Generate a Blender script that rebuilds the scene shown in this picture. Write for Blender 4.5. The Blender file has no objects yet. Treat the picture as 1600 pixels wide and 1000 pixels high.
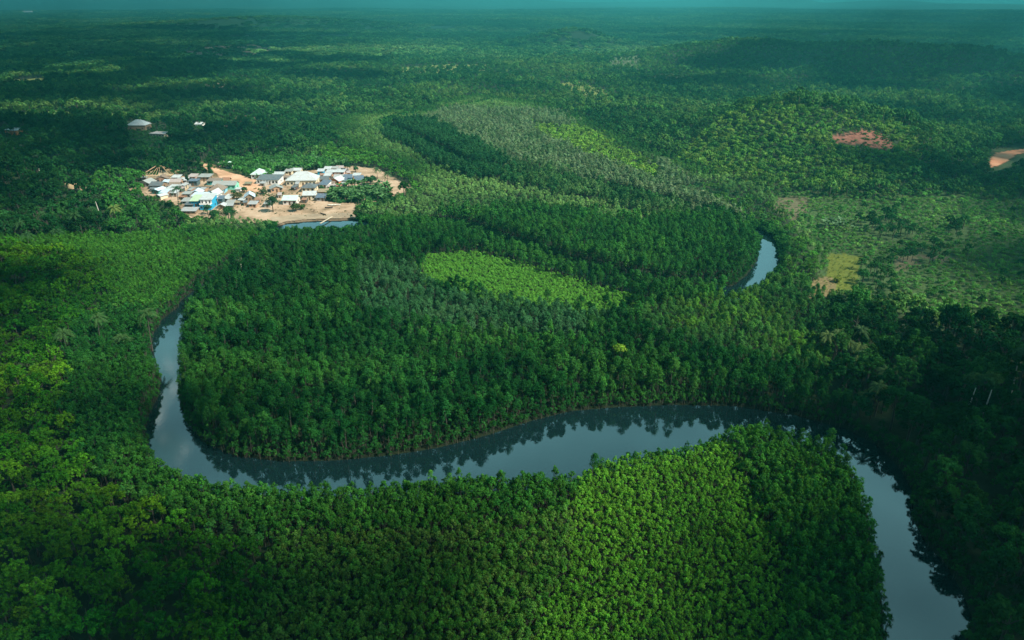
import bpy, bmesh, math, random
import numpy as np
from mathutils import Vector, Matrix

# ------------------------------------------------------------------ camera, sky, sun, exposure
scene = bpy.context.scene
CAMH = 110.0
FPX = 1142.4                      # focal length in photo pixels (1600 wide)
PITCH = math.atan(498.0 / FPX)    # camera looks down by this much
cam_data = bpy.data.cameras.new("camera")
cam_data.sensor_width = 36.0
cam_data.lens = 36.0 * FPX / 1600.0
cam_data.clip_start = 1.0
cam_data.clip_end = 80000.0
cam = bpy.data.objects.new("camera", cam_data)
scene.collection.objects.link(cam)
cam.location = (0, 0, CAMH)
cam.rotation_euler = (math.pi / 2 - PITCH, 0, 0)
scene.camera = cam

SUN_EL = math.radians(46.0)
SUN_AZ = math.radians(116.0)      # clockwise from +Y: from the right, a little behind the camera
S = Vector((math.sin(SUN_AZ) * math.cos(SUN_EL), math.cos(SUN_AZ) * math.cos(SUN_EL), math.sin(SUN_EL)))
world = bpy.data.worlds.new("World")
scene.world = world
world.use_nodes = True
nt = world.node_tree
bg = nt.nodes["Background"]
sky = nt.nodes.new("ShaderNodeTexSky")
sky.sky_type = 'NISHITA'
sky.sun_disc = False
sky.sun_elevation = SUN_EL
sky.sun_rotation = SUN_AZ
sky.air_density = 1.0
sky.dust_density = 3.0
sky.ozone_density = 2.0
gr = nt.nodes.new("ShaderNodeMix")
gr.data_type = 'RGBA'
gr.blend_type = 'MULTIPLY'
gr.inputs[0].default_value = 1.0
gr.inputs[7].default_value = (0.66, 1.0, 0.92, 1)
nt.links.new(sky.outputs[0], gr.inputs[6])
nt.links.new(gr.outputs[2], bg.inputs[0])
bg.inputs[1].default_value = 0.062
sun_data = bpy.data.lights.new("sun", 'SUN')
sun_data.energy = 4.8
sun_data.angle = math.radians(0.55)
sun_data.color = (1.0, 0.95, 0.84)
sun = bpy.data.objects.new("sun", sun_data)
scene.collection.objects.link(sun)
sun.rotation_euler = (-S).to_track_quat('-Z', 'Y').to_euler()
sun.location = (500, -200, 600)
scene.view_settings.view_transform = 'Standard'
scene.view_settings.look = 'None'
scene.view_settings.exposure = 0.7
scene.view_settings.gamma = 1.0
scene.cycles.max_bounces = 5
scene.cycles.diffuse_bounces = 2
scene.cycles.glossy_bounces = 2
scene.cycles.transmission_bounces = 2
scene.cycles.volume_bounces = 0
scene.cycles.caustics_reflective = False
scene.cycles.caustics_refractive = False
scene.cycles.use_denoising = True

rng = np.random.default_rng(11)
random.seed(5)

# ------------------------------------------------------------------ pixel <-> place
CP, SP = math.cos(PITCH), math.sin(PITCH)

def unproj(px, py, z=0.0):
    """photo pixel -> point at height z"""
    a = (px - 800.0) / FPX
    b = (500.0 - py) / FPX
    dx, dy, dz = a, CP + b * SP, -SP + b * CP
    t = (CAMH - z) / -dz
    return (dx * t, dy * t)

def proj(x, y, z):
    dz = z - CAMH
    depth = y * CP - dz * SP
    depth = np.where(depth < 1.0, 1.0, depth)
    up = y * SP + dz * CP
    return 800.0 + FPX * x / depth, 500.0 - FPX * up / depth, depth

def poly(pts, z=0.0):
    out = []
    for p in pts:
        out.append(unproj(p[0], p[1], p[2] if len(p) > 2 else z))
    return np.array(out)

def inside(P, x, y):
    r = np.zeros(x.shape, bool)
    n = len(P)
    for i in range(n):
        x1, y1 = P[i]
        x2, y2 = P[(i + 1) % n]
        if y1 == y2:
            continue
        c = ((y1 > y) != (y2 > y)) & (x < (x2 - x1) * (y - y1) / (y2 - y1) + x1)
        r ^= c
    return r

def seg_dist(P, x, y, closed):
    d = np.full(x.shape, 1e9)
    n = len(P)
    for i in range(n if closed else n - 1):
        ax, ay = P[i]
        bx, by = P[(i + 1) % n]
        vx, vy = bx - ax, by - ay
        L = vx * vx + vy * vy + 1e-9
        t = np.clip(((x - ax) * vx + (y - ay) * vy) / L, 0, 1)
        d = np.minimum(d, np.hypot(x - ax - t * vx, y - ay - t * vy))
    return d

def smooth(a, b, v):
    t = np.clip((v - a) / (b - a), 0, 1)
    return t * t * (3 - 2 * t)

def vnoise(x, y, seed):
    xi, yi = np.floor(x).astype(np.int64), np.floor(y).astype(np.int64)
    xf, yf = x - xi, y - yi
    xf, yf = xf * xf * (3 - 2 * xf), yf * yf * (3 - 2 * yf)
    def hsh(i, j):
        k = (i * 374761393 + j * 668265263 + seed * 1442695041) & 0xffffffff
        k = ((k ^ (k >> 13)) * 1274126177) & 0xffffffff
        k = (k ^ (k >> 16)) & 0xffff
        return k / 65535.0
    a, b, c, d = hsh(xi, yi), hsh(xi + 1, yi), hsh(xi, yi + 1), hsh(xi + 1, yi + 1)
    return a + (b - a) * xf + (c - a) * yf + (a - b - c + d) * xf * yf

def fbm(x, y, s, seed=0, o=3):
    v, amp, tot = 0.0, 1.0, 0.0
    for k in range(o):
        v = v + amp * vnoise(x / s * 2 ** k + 17.3 * k, y / s * 2 ** k - 9.1 * k, seed + k)
        tot += amp
        amp *= 0.5
    return v / tot

# ------------------------------------------------------------------ the river
MAIN = poly([  # island / far bank, on the water line
    (296, 470), (290, 500), (285, 560), (284, 610), (290, 655), (318, 690), (370, 712), (440, 720), (520, 719), (600, 712),
    (680, 700), (760, 680), (830, 657), (890, 642), (960, 636), (1050, 632), (1150, 634), (1240, 648), (1320, 668),
    (1375, 697), (1408, 733), (1430, 772), (1428, 812), (1450, 850), (1482, 885), (1508, 930), (1522, 968), (1506, 1010), (1495, 1150), (1490, 1400),
    # near bank, read at canopy height
    (1395, 1400, 4), (1392, 1120, 4), (1385, 1010, 4), (1384, 930, 4), (1374, 860, 4), (1356, 795, 4), (1334, 735, 4),
    (1305, 703, 4), (1270, 686, 4.5), (1225, 672, 5), (1185, 664, 5), (1150, 668, 5), (1110, 680, 5), (1060, 694, 5),
    (985, 704, 5), (925, 720, 5), (893, 742, 5), (850, 738, 5), (760, 742, 5), (650, 750, 5), (540, 764, 5), (420, 762, 5),
    (340, 755, 5), (280, 741, 5), (247, 720, 5), (228, 692, 4), (222, 660, 3), (228, 635, 3), (242, 608, 3), (248, 580, 3),
    (232, 548, 3), (233, 515, 3), (250, 488, 3), (284, 462, 3)])
VILLW = poly([(425, 356), (450, 349), (480, 346), (545, 344), (600, 350), (625, 355), (600, 361), (540, 363), (470, 367), (430, 362)])
EASTW = poly([(1110, 451), (1143, 447), (1165, 431), (1181, 408), (1180, 388), (1186, 370), (1208, 368), (1220, 386), (1217, 409, 5), (1199, 432, 5),
              (1162, 450, 5), (1125, 455, 5)])
LINES = [(poly([(292, 474), (320, 450), (350, 428), (390, 400), (420, 378), (440, 362)]), 3.6),
         (poly([(600, 357), (660, 355), (720, 364), (780, 385), (850, 407), (930, 433), (1000, 450), (1070, 456), (1125, 453)]), 6.0),
         (poly([(1200, 375), (1180, 362), (1130, 345), (1040, 322), (960, 302), (880, 287), (800, 277), (735, 268), (700, 250),
                (660, 227), (612, 209), (600, 196), (640, 182), (720, 170), (780, 158), (850, 140)]), 5.0)]

def river_sd(x, y):
    """distance to the water's edge, negative in the water"""
    d = np.full(x.shape, 1e9)
    near = (y < 1700) & (y > 0) & (np.abs(x) < 700)
    if not near.any():
        return d
    xs, ys = x[near], y[near]
    dd = np.full(xs.shape, 1e9)
    for P in (MAIN, VILLW, EASTW):
        e = seg_dist(P, xs, ys, True)
        dd = np.minimum(dd, np.where(inside(P, xs, ys), -e, e))
    for P, w in LINES:
        dd = np.minimum(dd, seg_dist(P, xs, ys, False) - w)
    d[near] = dd
    return d

FLOOD = poly([(-900, 362), (-100, 360), (120, 368), (220, 375), (300, 362), (380, 352), (470, 346), (560, 344), (625, 322), (655, 296), (625, 268),
              (560, 244), (515, 222), (520, 190), (640, 178), (740, 152), (850, 168), (905, 190), (1000, 232), (1100, 272), (1200, 308),
              (1240, 340), (1290, 400), (1300, 470), (1280, 540), (1320, 620), (1390, 690), (1440, 760), (1500, 850), (1560, 930),
              (1580, 1050), (1600, 1400), (-900, 1400)])

HILLS = []
def hill(px, py, dist, sx, sy, top=8.0, h=None):
    a = (px - 800.0) / FPX
    b = (500.0 - py) / FPX
    dx, dy, dz = a, CP + b * SP, -SP + b * CP
    t = dist / dy
    HILLS.append((dx * t, dist, sx, sy, (CAMH + dz * t - top) if h is None else h))
hill(1215, 177, 600, 62, 95, 5)
hill(1330, 183, 610, 66, 90, 6)
hill(1090, 76, 1400, 150, 130, 12)
hill(1200, 70, 1450, 130, 120, 12)
hill(1320, 82, 1280, 150, 110, 12)
hill(1450, 84, 1200, 160, 110, 12)
hill(1580, 100, 1150, 150, 110, 12)
hill(890, 42, 2000, 110, 130, 12)
hill(450, 25, 3300, 500, 220, 14)
hill(1500, 40, 4500, 900, 500, 14)
hill(1150, 22, 7000, 1500, 700, 14)
hill(1235, 0, 15500, 330, 700, 0)
hill(1180, 3, 15000, 900, 700, 0)
hill(1390, 2, 14000, 1300, 900, 0)
hill(1540, 7, 12000, 1300, 900, 0)
hill(1060, 3, 16000, 1800, 900, 0)
hill(300, -8, 14000, 4200, 1500, 0)
hill(-100, -4, 12000, 3800, 1500, 0)
hill(700, -3, 15500, 2500, 1200, 0)

def height(x, y, carve=True):
    x = np.asarray(x, float)
    y = np.asarray(y, float)
    d = np.hypot(x, y)
    z = np.full(x.shape, 0.6)
    out = np.where(inside(FLOOD, x, y) & (y < 1800), 0.0, 1.0)
    e = np.minimum(seg_dist(FLOOD, x, y, True), 4000.0)
    up = out * smooth(0, 90, e)
    z = z + up * (1.6 + 4.0 * fbm(x, y, 160, 3))
    far = smooth(900, 3000, d)
    z = z + far * 22 * (fbm(x, y, 700, 9) - 0.35)
    z = z + smooth(5000, 12000, d) * 60 * (fbm(x, y, 2600, 21) - 0.4)
    for hx, hy, sx, sy, hh in HILLS:
        z = z + out * hh * np.exp(-((x - hx) / sx) ** 2 - ((y - hy) / sy) ** 2) * (0.9 + 0.2 * fbm(x, y, sx * 0.6, 33))
    if carve:
        r = river_sd(x, y)
        z = np.where(r < 3.0, z + (-2.0 - z) * (1 - smooth(-3.0, 1.0, r)), z)
    return z

def ground(px, py):
    z = 1.0
    x, y = unproj(px, py, z)
    for _ in range(7):
        z = 0.25 * z + 0.75 * float(height(np.array([x]), np.array([y]), False)[0])
        x, y = unproj(px, py, z)
    return Vector((x, y, z))

def gz(x, y):
    return float(height(np.array([x]), np.array([y]), False)[0])

# ------------------------------------------------------------------ materials
MATS = {}
def mat(key, build):
    if key not in MATS:
        m = bpy.data.materials.new(key)
        m.use_nodes = True
        build(m, m.node_tree, m.node_tree.nodes["Principled BSDF"])
        MATS[key] = m
    return MATS[key]

def node(nt, kind, **kw):
    n = nt.nodes.new(kind)
    for k, v in kw.items():
        setattr(n, k, v)
    return n

def mixcol(nt, a, b, fac, mode='MIX'):
    n = nt.nodes.new("ShaderNodeMix")
    n.data_type = 'RGBA'
    n.blend_type = mode
    for sock, v in ((n.inputs[6], a), (n.inputs[7], b), (n.inputs[0], fac)):
        if hasattr(v, 'links'):
            nt.links.new(v, sock)
        elif isinstance(v, (tuple, list)):
            sock.default_value = (*v, 1) if len(v) == 3 else v
        else:
            sock.default_value = v
    return n.outputs[2]

def worn(key, col, rough=0.7, scale=1.5, amt=0.35, metal=0.0, corr=0.0, stain=(0.18, 0.09, 0.05)):
    """a plain material with uneven wear; corr > 0 adds corrugation"""
    def b(m, nt, p):
        tc = node(nt, "ShaderNodeTexCoord")
        n = node(nt, "ShaderNodeTexNoise")
        n.inputs["Scale"].default_value = scale
        n.inputs["Detail"].default_value = 6
        n.inputs["Roughness"].default_value = 0.65
        nt.links.new(tc.outputs["Object"], n.inputs["Vector"])
        r = node(nt, "ShaderNodeMapRange")
        r.inputs[1].default_value = 0.45
        r.inputs[2].default_value = 0.75
        r.inputs[4].default_value = amt
        nt.links.new(n.outputs[0], r.inputs[0])
        c = mixcol(nt, col, stain, r.outputs[0])
        nt.links.new(c, p.inputs["Base Color"])
        p.inputs["Roughness"].default_value = rough
        p.inputs["Metallic"].default_value = metal
        if corr:
            w = node(nt, "ShaderNodeTexWave")
            w.inputs["Scale"].default_value = corr
            nt.links.new(tc.outputs["Object"], w.inputs["Vector"])
            bp = node(nt, "ShaderNodeBump")
            bp.inputs["Strength"].default_value = 0.5
            bp.inputs["Distance"].default_value = 0.05
            nt.links.new(w.outputs[0], bp.inputs["Height"])
            nt.links.new(bp.outputs[0], p.inputs["Normal"])
    return mat(key, b)

def leaf_material(key, trans=0.22, default=None):
    def b(m, nt, p):
        nt.nodes.remove(p)
        out = nt.nodes["Material Output"]
        a = node(nt, "ShaderNodeAttribute", attribute_type='INSTANCER', attribute_name="tint")
        v = node(nt, "ShaderNodeAttribute", attribute_type='GEOMETRY', attribute_name="vary")
        src = a.outputs["Color"]
        if default:
            rgb = node(nt, "ShaderNodeRGB")
            rgb.outputs[0].default_value = (*default, 1)
            src = rgb.outputs[0]
        c = mixcol(nt, src, v.outputs["Color"], 1.0, 'MULTIPLY')
        d = node(nt, "ShaderNodeBsdfDiffuse")
        t = node(nt, "ShaderNodeBsdfTranslucent")
        g = node(nt, "ShaderNodeBsdfGlossy")
        g.inputs["Roughness"].default_value = 0.5
        g.inputs["Color"].default_value = (0.5, 0.5, 0.5, 1)
        nt.links.new(c, d.inputs[0])
        c2 = mixcol(nt, c, (1.0, 1.25, 0.35), 1.0, 'MULTIPLY')
        nt.links.new(c2, t.inputs[0])
        m1 = node(nt, "ShaderNodeMixShader")
        m1.inputs[0].default_value = trans
        nt.links.new(d.outputs[0], m1.inputs[1])
        nt.links.new(t.outputs[0], m1.inputs[2])
        m2 = node(nt, "ShaderNodeMixShader")
        m2.inputs[0].default_value = 0.0
        nt.links.new(m1.outputs[0], m2.inputs[1])
        nt.links.new(g.outputs[0], m2.inputs[2])
        nt.links.new(m2.outputs[0], out.inputs[0])
    return mat(key, b)

LEAF = leaf_material("leaves")
BARK = worn("bark", (0.05, 0.045, 0.032), 0.9, 3, 0.5, stain=(0.09, 0.08, 0.06))
PALEBARK = worn("pale_bark", (0.55, 0.52, 0.45), 0.9, 3, 0.4, stain=(0.25, 0.22, 0.17))

# ------------------------------------------------------------------ mesh helpers
def link(o, parent=None):
    scene.collection.objects.link(o)
    if parent is not None:
        o.parent = parent
    return o

def raw_mesh(name, V, F, mats, fmat=None, vary=None, smooth_=False):
    V = np.asarray(V, np.float32)
    me = bpy.data.meshes.new(name)
    if isinstance(F, np.ndarray):
        n, k = F.shape
        me.vertices.add(len(V))
        me.vertices.foreach_set("co", V.ravel())
        me.loops.add(n * k)
        me.loops.foreach_set("vertex_index", F.ravel().astype(np.int32))
        me.polygons.add(n)
        me.polygons.foreach_set("loop_start", np.arange(0, n * k, k, dtype=np.int32))
        me.update(calc_edges=True)
    else:
        me.from_pydata([tuple(v) for v in V], [], F)
        me.update()
    for m in mats:
        me.materials.append(m)
    if fmat is not None:
        me.polygons.foreach_set("material_index", np.asarray(fmat, np.int32))
    if smooth_:
        me.polygons.foreach_set("use_smooth", np.ones(len(me.polygons), bool))
    if vary is not None:
        at = me.attributes.new("vary", 'FLOAT_COLOR', 'FACE')
        c = np.ones((len(vary), 4), np.float32)
        c[:, :3] = vary
        at.data.foreach_set("color", c.ravel())
    return me

def tag(o, label=None, cat=None, group=None, kind=None):
    if label:
        o["label"] = label
    if cat:
        o["category"] = cat
    if group:
        o["group"] = group
    if kind:
        o["kind"] = kind
    return o

def norm(a):
    return a / (np.linalg.norm(a, axis=-1, keepdims=True) + 1e-9)

def leaf_quads(pos, nrm, size, r):
    n = len(pos)
    t = norm(np.cross(nrm, r.normal(size=(n, 3))))
    b = np.cross(nrm, t)
    s = size * r.uniform(0.65, 1.3, (n, 1))
    l = s * r.uniform(1.0, 1.6, (n, 1))
    V = np.stack([pos - t * l, pos - b * s * 0.7, pos + t * l, pos + b * s * 0.7], 1).reshape(-1, 3)
    return V, np.arange(4 * n).reshape(-1, 4)

def crown_arrays(r, R, depth, top, lobes, per, leaf, cone=0.0, spread=0.78, lobe=0.32):
    """leaf clumps on many lobes spread through a crown's volume"""
    P, N = [], []
    c0 = np.array([0, 0, top - depth * 0.55])
    for k in range(lobes):
        u = norm(r.normal(size=3) + np.array([0, 0, 0.5]))
        if u[2] < -0.35:
            u[2] = -u[2]
        f = r.uniform(0.45, 1.0)
        rad = R * spread * f
        if cone:
            rad *= 1 - cone * max(u[2], 0)
        c = c0 + np.array([u[0] * rad, u[1] * rad, u[2] * depth * 0.42 * (0.6 + 0.4 * f)])
        lr = R * lobe * r.uniform(0.7, 1.15)
        dirs = norm(r.normal(size=(per, 3)) + np.array([0, 0, 0.35]))
        p = c + dirs * lr * r.uniform(0.45, 1.2, (per, 1)) * np.array([1, 1, 0.85])
        P.append(p)
        N.append(norm(dirs + 0.45 * norm(p - c0) + r.normal(size=(per, 3)) * 0.5))
    P, N = np.concatenate(P), np.concatenate(N)
    V, F = leaf_quads(P, N, leaf, r)
    g = r.uniform(0.72, 1.28, (len(P), 1))
    vary = g * np.concatenate([r.uniform(0.85, 1.2, (len(P), 1)), np.ones((len(P), 1)), r.uniform(0.8, 1.1, (len(P), 1))], 1)
    return V, F, vary

def bunch_arrays(r, R, depth, top, lobes, per, leaf, cone, sub):
    """a wide crown made of several upright bunches of different height"""
    parts, vs = [], []
    for k in range(sub):
        f = math.sqrt((k + .5) / sub)
        an = k * 2.4 + r.uniform(-.4, .4)
        sr = R * r.uniform(.30, .46)
        sd = depth * r.uniform(.5, .8)
        st = top - depth * .55 * f * f * r.uniform(.5, 1.3) + r.uniform(-.6, .5)
        V, F, v = crown_arrays(r, sr, sd, st, max(6, lobes // sub), per, leaf, .45)
        parts.append((V + np.array([math.cos(an) * f * (R - sr * .7), math.sin(an) * f * (R - sr * .7), 0]), F))
        vs.append(v * r.uniform(.82, 1.2))
    V, F = joinvf(parts)
    return V, F, np.concatenate(vs)

def tube(pts, rads, sides=6):
    V, F = [], []
    pts = [Vector(p) for p in pts]
    for i, p in enumerate(pts):
        d = (pts[min(i + 1, len(pts) - 1)] - pts[max(i - 1, 0)]).normalized()
        a = d.cross(Vector((0.3, 0.9, 0.1))).normalized()
        b = d.cross(a)
        for k in range(sides):
            an = 2 * math.pi * k / sides
            V.append(p + (a * math.cos(an) + b * math.sin(an)) * rads[i])
    for i in range(len(pts) - 1):
        for k in range(sides):
            k2 = (k + 1) % sides
            F.append([i * sides + k, i * sides + k2, (i + 1) * sides + k2, (i + 1) * sides + k])
    return np.array([tuple(v) for v in V]), np.array(F)

def joinvf(parts):
    V, F, o = [], [], 0
    for v, f in parts:
        V.append(v)
        F.append(f + o)
        o += len(v)
    return np.concatenate(V), np.concatenate(F)

def trunk_arrays(r, h, rad, limbs, R, sides=5, stilts=0):
    bend = r.uniform(-0.06, 0.06, 2) * h
    pts = [(0, 0, -1.2), (bend[0] * .3, bend[1] * .3, h * 0.35), (bend[0], bend[1], h * 0.8)]
    parts = [tube(pts, [rad * 1.25, rad, rad * 0.45], sides)]
    for k in range(limbs):
        an = r.uniform(0, 6.28)
        z0 = h * r.uniform(0.4, 0.65)
        L = R * r.uniform(0.45, 0.7)
        parts.append(tube([(bend[0] * .5, bend[1] * .5, z0), (math.cos(an) * L * .6, math.sin(an) * L * .6, z0 + h * .12), (math.cos(an) * L, math.sin(an) * L, z0 + h * .25)],
                          [rad * .5, rad * .35, rad * .15], 4 if sides < 6 else 5))
    for k in range(stilts):
        an = 6.28 * k / stilts + r.uniform(-.3, .3)
        parts.append(tube([(0, 0, h * .22), (math.cos(an) * .5, math.sin(an) * .5, h * .16), (math.cos(an) * .8, math.sin(an) * .8, -1.0)],
                          [rad * .3, rad * .28, rad * .25], 4))
    return joinvf(parts)

# species: radius, crown depth, height, lobes, leaves per lobe, leaf size, cone, trunk radius, limbs
SPEC = {
    'fine':   dict(R=0.88, depth=2.6, h=5.2, lobes=12, per=19, leaf=0.10, cone=0.25, tr=0.07, limbs=2, stilts=5),
    'tall':   dict(R=1.6, depth=7.0, h=9.6, lobes=40, per=17, leaf=0.135, cone=0.3, tr=0.10, limbs=0, stilts=5),
    'broad':  dict(R=3.1, depth=4.6, h=7.8, lobes=84, per=18, leaf=0.17, sub=11, cone=0.15, tr=0.16, limbs=4, stilts=5),
    'forest': dict(R=4.6, depth=7.5, h=13.0, lobes=110, per=22, leaf=0.24, sub=14, cone=0.1, tr=0.28, limbs=5, stilts=0),
    'bush':   dict(R=1.25, depth=1.5, h=1.7, lobes=8, per=24, leaf=0.14, cone=0.0, tr=0.05, limbs=2, stilts=0),
    'tall_lo':   dict(R=1.8, depth=6.0, h=9.2, lobes=22, per=10, leaf=0.24, cone=0.3, tr=0.12, limbs=0, stilts=0),
    'broad_lo':  dict(R=3.0, depth=4.2, h=7.2, lobes=36, per=8, leaf=0.38, sub=7, cone=0.15, tr=0.16, limbs=0, stilts=0),
    'forest_lo': dict(R=4.4, depth=7.0, h=11.5, lobes=48, per=9, leaf=0.50, sub=8, cone=0.1, tr=0.25, limbs=0, stilts=0),
}
PROTO = {}     # species -> list of (crown mesh, trunk mesh, joined object)
COLLS = {}
NVAR = 6
for si, (sp, q) in enumerate(SPEC.items()):
    coll = bpy.data.collections.new("source_" + sp)
    COLLS[sp] = coll
    PROTO[sp] = []
    for k in range(NVAR):
        r = np.random.default_rng(100 * si + k)
        ob = 0.6 + 0.8 * k / (NVAR - 1)
        fn, ex = (bunch_arrays, (q['sub'],)) if 'sub' in q else (crown_arrays, ())
        V, F, vary = fn(r, q['R'] * r.uniform(.9, 1.1), q['depth'] * r.uniform(.85, 1.15), q['h'] * r.uniform(.92, 1.08),
                                  q['lobes'], q['per'], q['leaf'], q['cone'], *ex)
        if q['h'] > 2:
            tv, tf = trunk_arrays(r, q['h'], q['tr'], q['limbs'], q['R'], 5, q['stilts'])
        else:
            tv, tf = tube([(0, 0, -.3), (0, 0, 1.0)], [.05, .03], 4)
        vary_t = np.ones((len(tf), 3))
        crown_me = raw_mesh(sp + "_crown", V, F, [LEAF], vary=vary)
        trunk_me = raw_mesh(sp + "_trunk", tv, tf, [BARK])
        JV, JF = joinvf([(V, F), (tv, tf)])
        fm = np.concatenate([np.zeros(len(F), int), np.ones(len(tf), int)])
        jm = raw_mesh(sp + "_tree", JV, JF, [LEAF, BARK], fmat=fm, vary=np.concatenate([vary, vary_t]))
        o = bpy.data.objects.new("source_%s_%d" % (sp, k), jm)
        coll.objects.link(o)
        PROTO[sp].append((crown_me, trunk_me, o))
# far woodland patch: several coarse crowns in one source
coll = bpy.data.collections.new("source_far")
COLLS['far'] = coll
for k in range(6):
    r = np.random.default_rng(900 + k)
    parts, vs = [], []
    for j in range(9):
        V, F, vary = crown_arrays(r, r.uniform(3.5, 6.5), 6.5, r.uniform(8, 13), 9, 12, 1.05, 0.2)
        off = np.array([(j % 3 - 1) * 7.0 + r.uniform(-3, 3), (j // 3 - 1) * 7.0 + r.uniform(-3, 3), 0])
        parts.append((V + off, F))
        vs.append(vary * r.uniform(.75, 1.25))
    V, F = joinvf(parts)
    coll.objects.link(bpy.data.objects.new("source_far_%d" % k, raw_mesh("far_wood", V, F, [LEAF], vary=np.concatenate(vs))))

def mass(name, sp, P, scale, rot, idx, tint, label, cat):
    """one 'stuff' object: a point per tree, each point showing one of the source trees"""
    me = bpy.data.meshes.new(name)
    n = len(P)
    me.vertices.add(n)
    me.vertices.foreach_set("co", np.asarray(P, np.float32).ravel())
    a = me.attributes.new("iscale", 'FLOAT_VECTOR', 'POINT')
    a.data.foreach_set("vector", np.asarray(scale, np.float32).ravel())
    a = me.attributes.new("irot", 'FLOAT_VECTOR', 'POINT')
    a.data.foreach_set("vector", np.asarray(rot, np.float32).ravel())
    a = me.attributes.new("idx", 'INT', 'POINT')
    a.data.foreach_set("value", np.asarray(idx, np.int32))
    a = me.attributes.new("tint", 'FLOAT_COLOR', 'POINT')
    c = np.ones((n, 4), np.float32)
    c[:, :3] = tint
    a.data.foreach_set("color", c.ravel())
    me.update()
    o = link(bpy.data.objects.new(name, me))
    g = bpy.data.node_groups.new(name, 'GeometryNodeTree')
    g.interface.new_socket("Geometry", in_out='INPUT', socket_type='NodeSocketGeometry')
    g.interface.new_socket("Geometry", in_out='OUTPUT', socket_type='NodeSocketGeometry')
    gi, go = g.nodes.new("NodeGroupInput"), g.nodes.new("NodeGroupOutput")
    ci = g.nodes.new("GeometryNodeCollectionInfo")
    ci.inputs[0].default_value = COLLS[sp]
    ci.inputs[1].default_value = True
    ci.inputs[2].default_value = True
    ip = g.nodes.new("GeometryNodeInstanceOnPoints")
    def named(nm, t):
        x = g.nodes.new("GeometryNodeInputNamedAttribute")
        x.data_type = t
        x.inputs[0].default_value = nm
        return x.outputs[0]
    g.links.new(gi.outputs[0], ip.inputs["Points"])
    g.links.new(ci.outputs[0], ip.inputs["Instance"])
    ip.inputs["Pick Instance"].default_value = True
    g.links.new(named("idx", 'INT'), ip.inputs["Instance Index"])
    er = g.nodes.new("FunctionNodeEulerToRotation")
    g.links.new(named("irot", 'FLOAT_VECTOR'), er.inputs[0])
    g.links.new(er.outputs[0], ip.inputs["Rotation"])
    g.links.new(named("iscale", 'FLOAT_VECTOR'), ip.inputs["Scale"])
    g.links.new(ip.outputs[0], go.inputs[0])
    md = o.modifiers.new("trees", 'NODES')
    md.node_group = g
    return tag(o, label, cat, kind='stuff')

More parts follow.
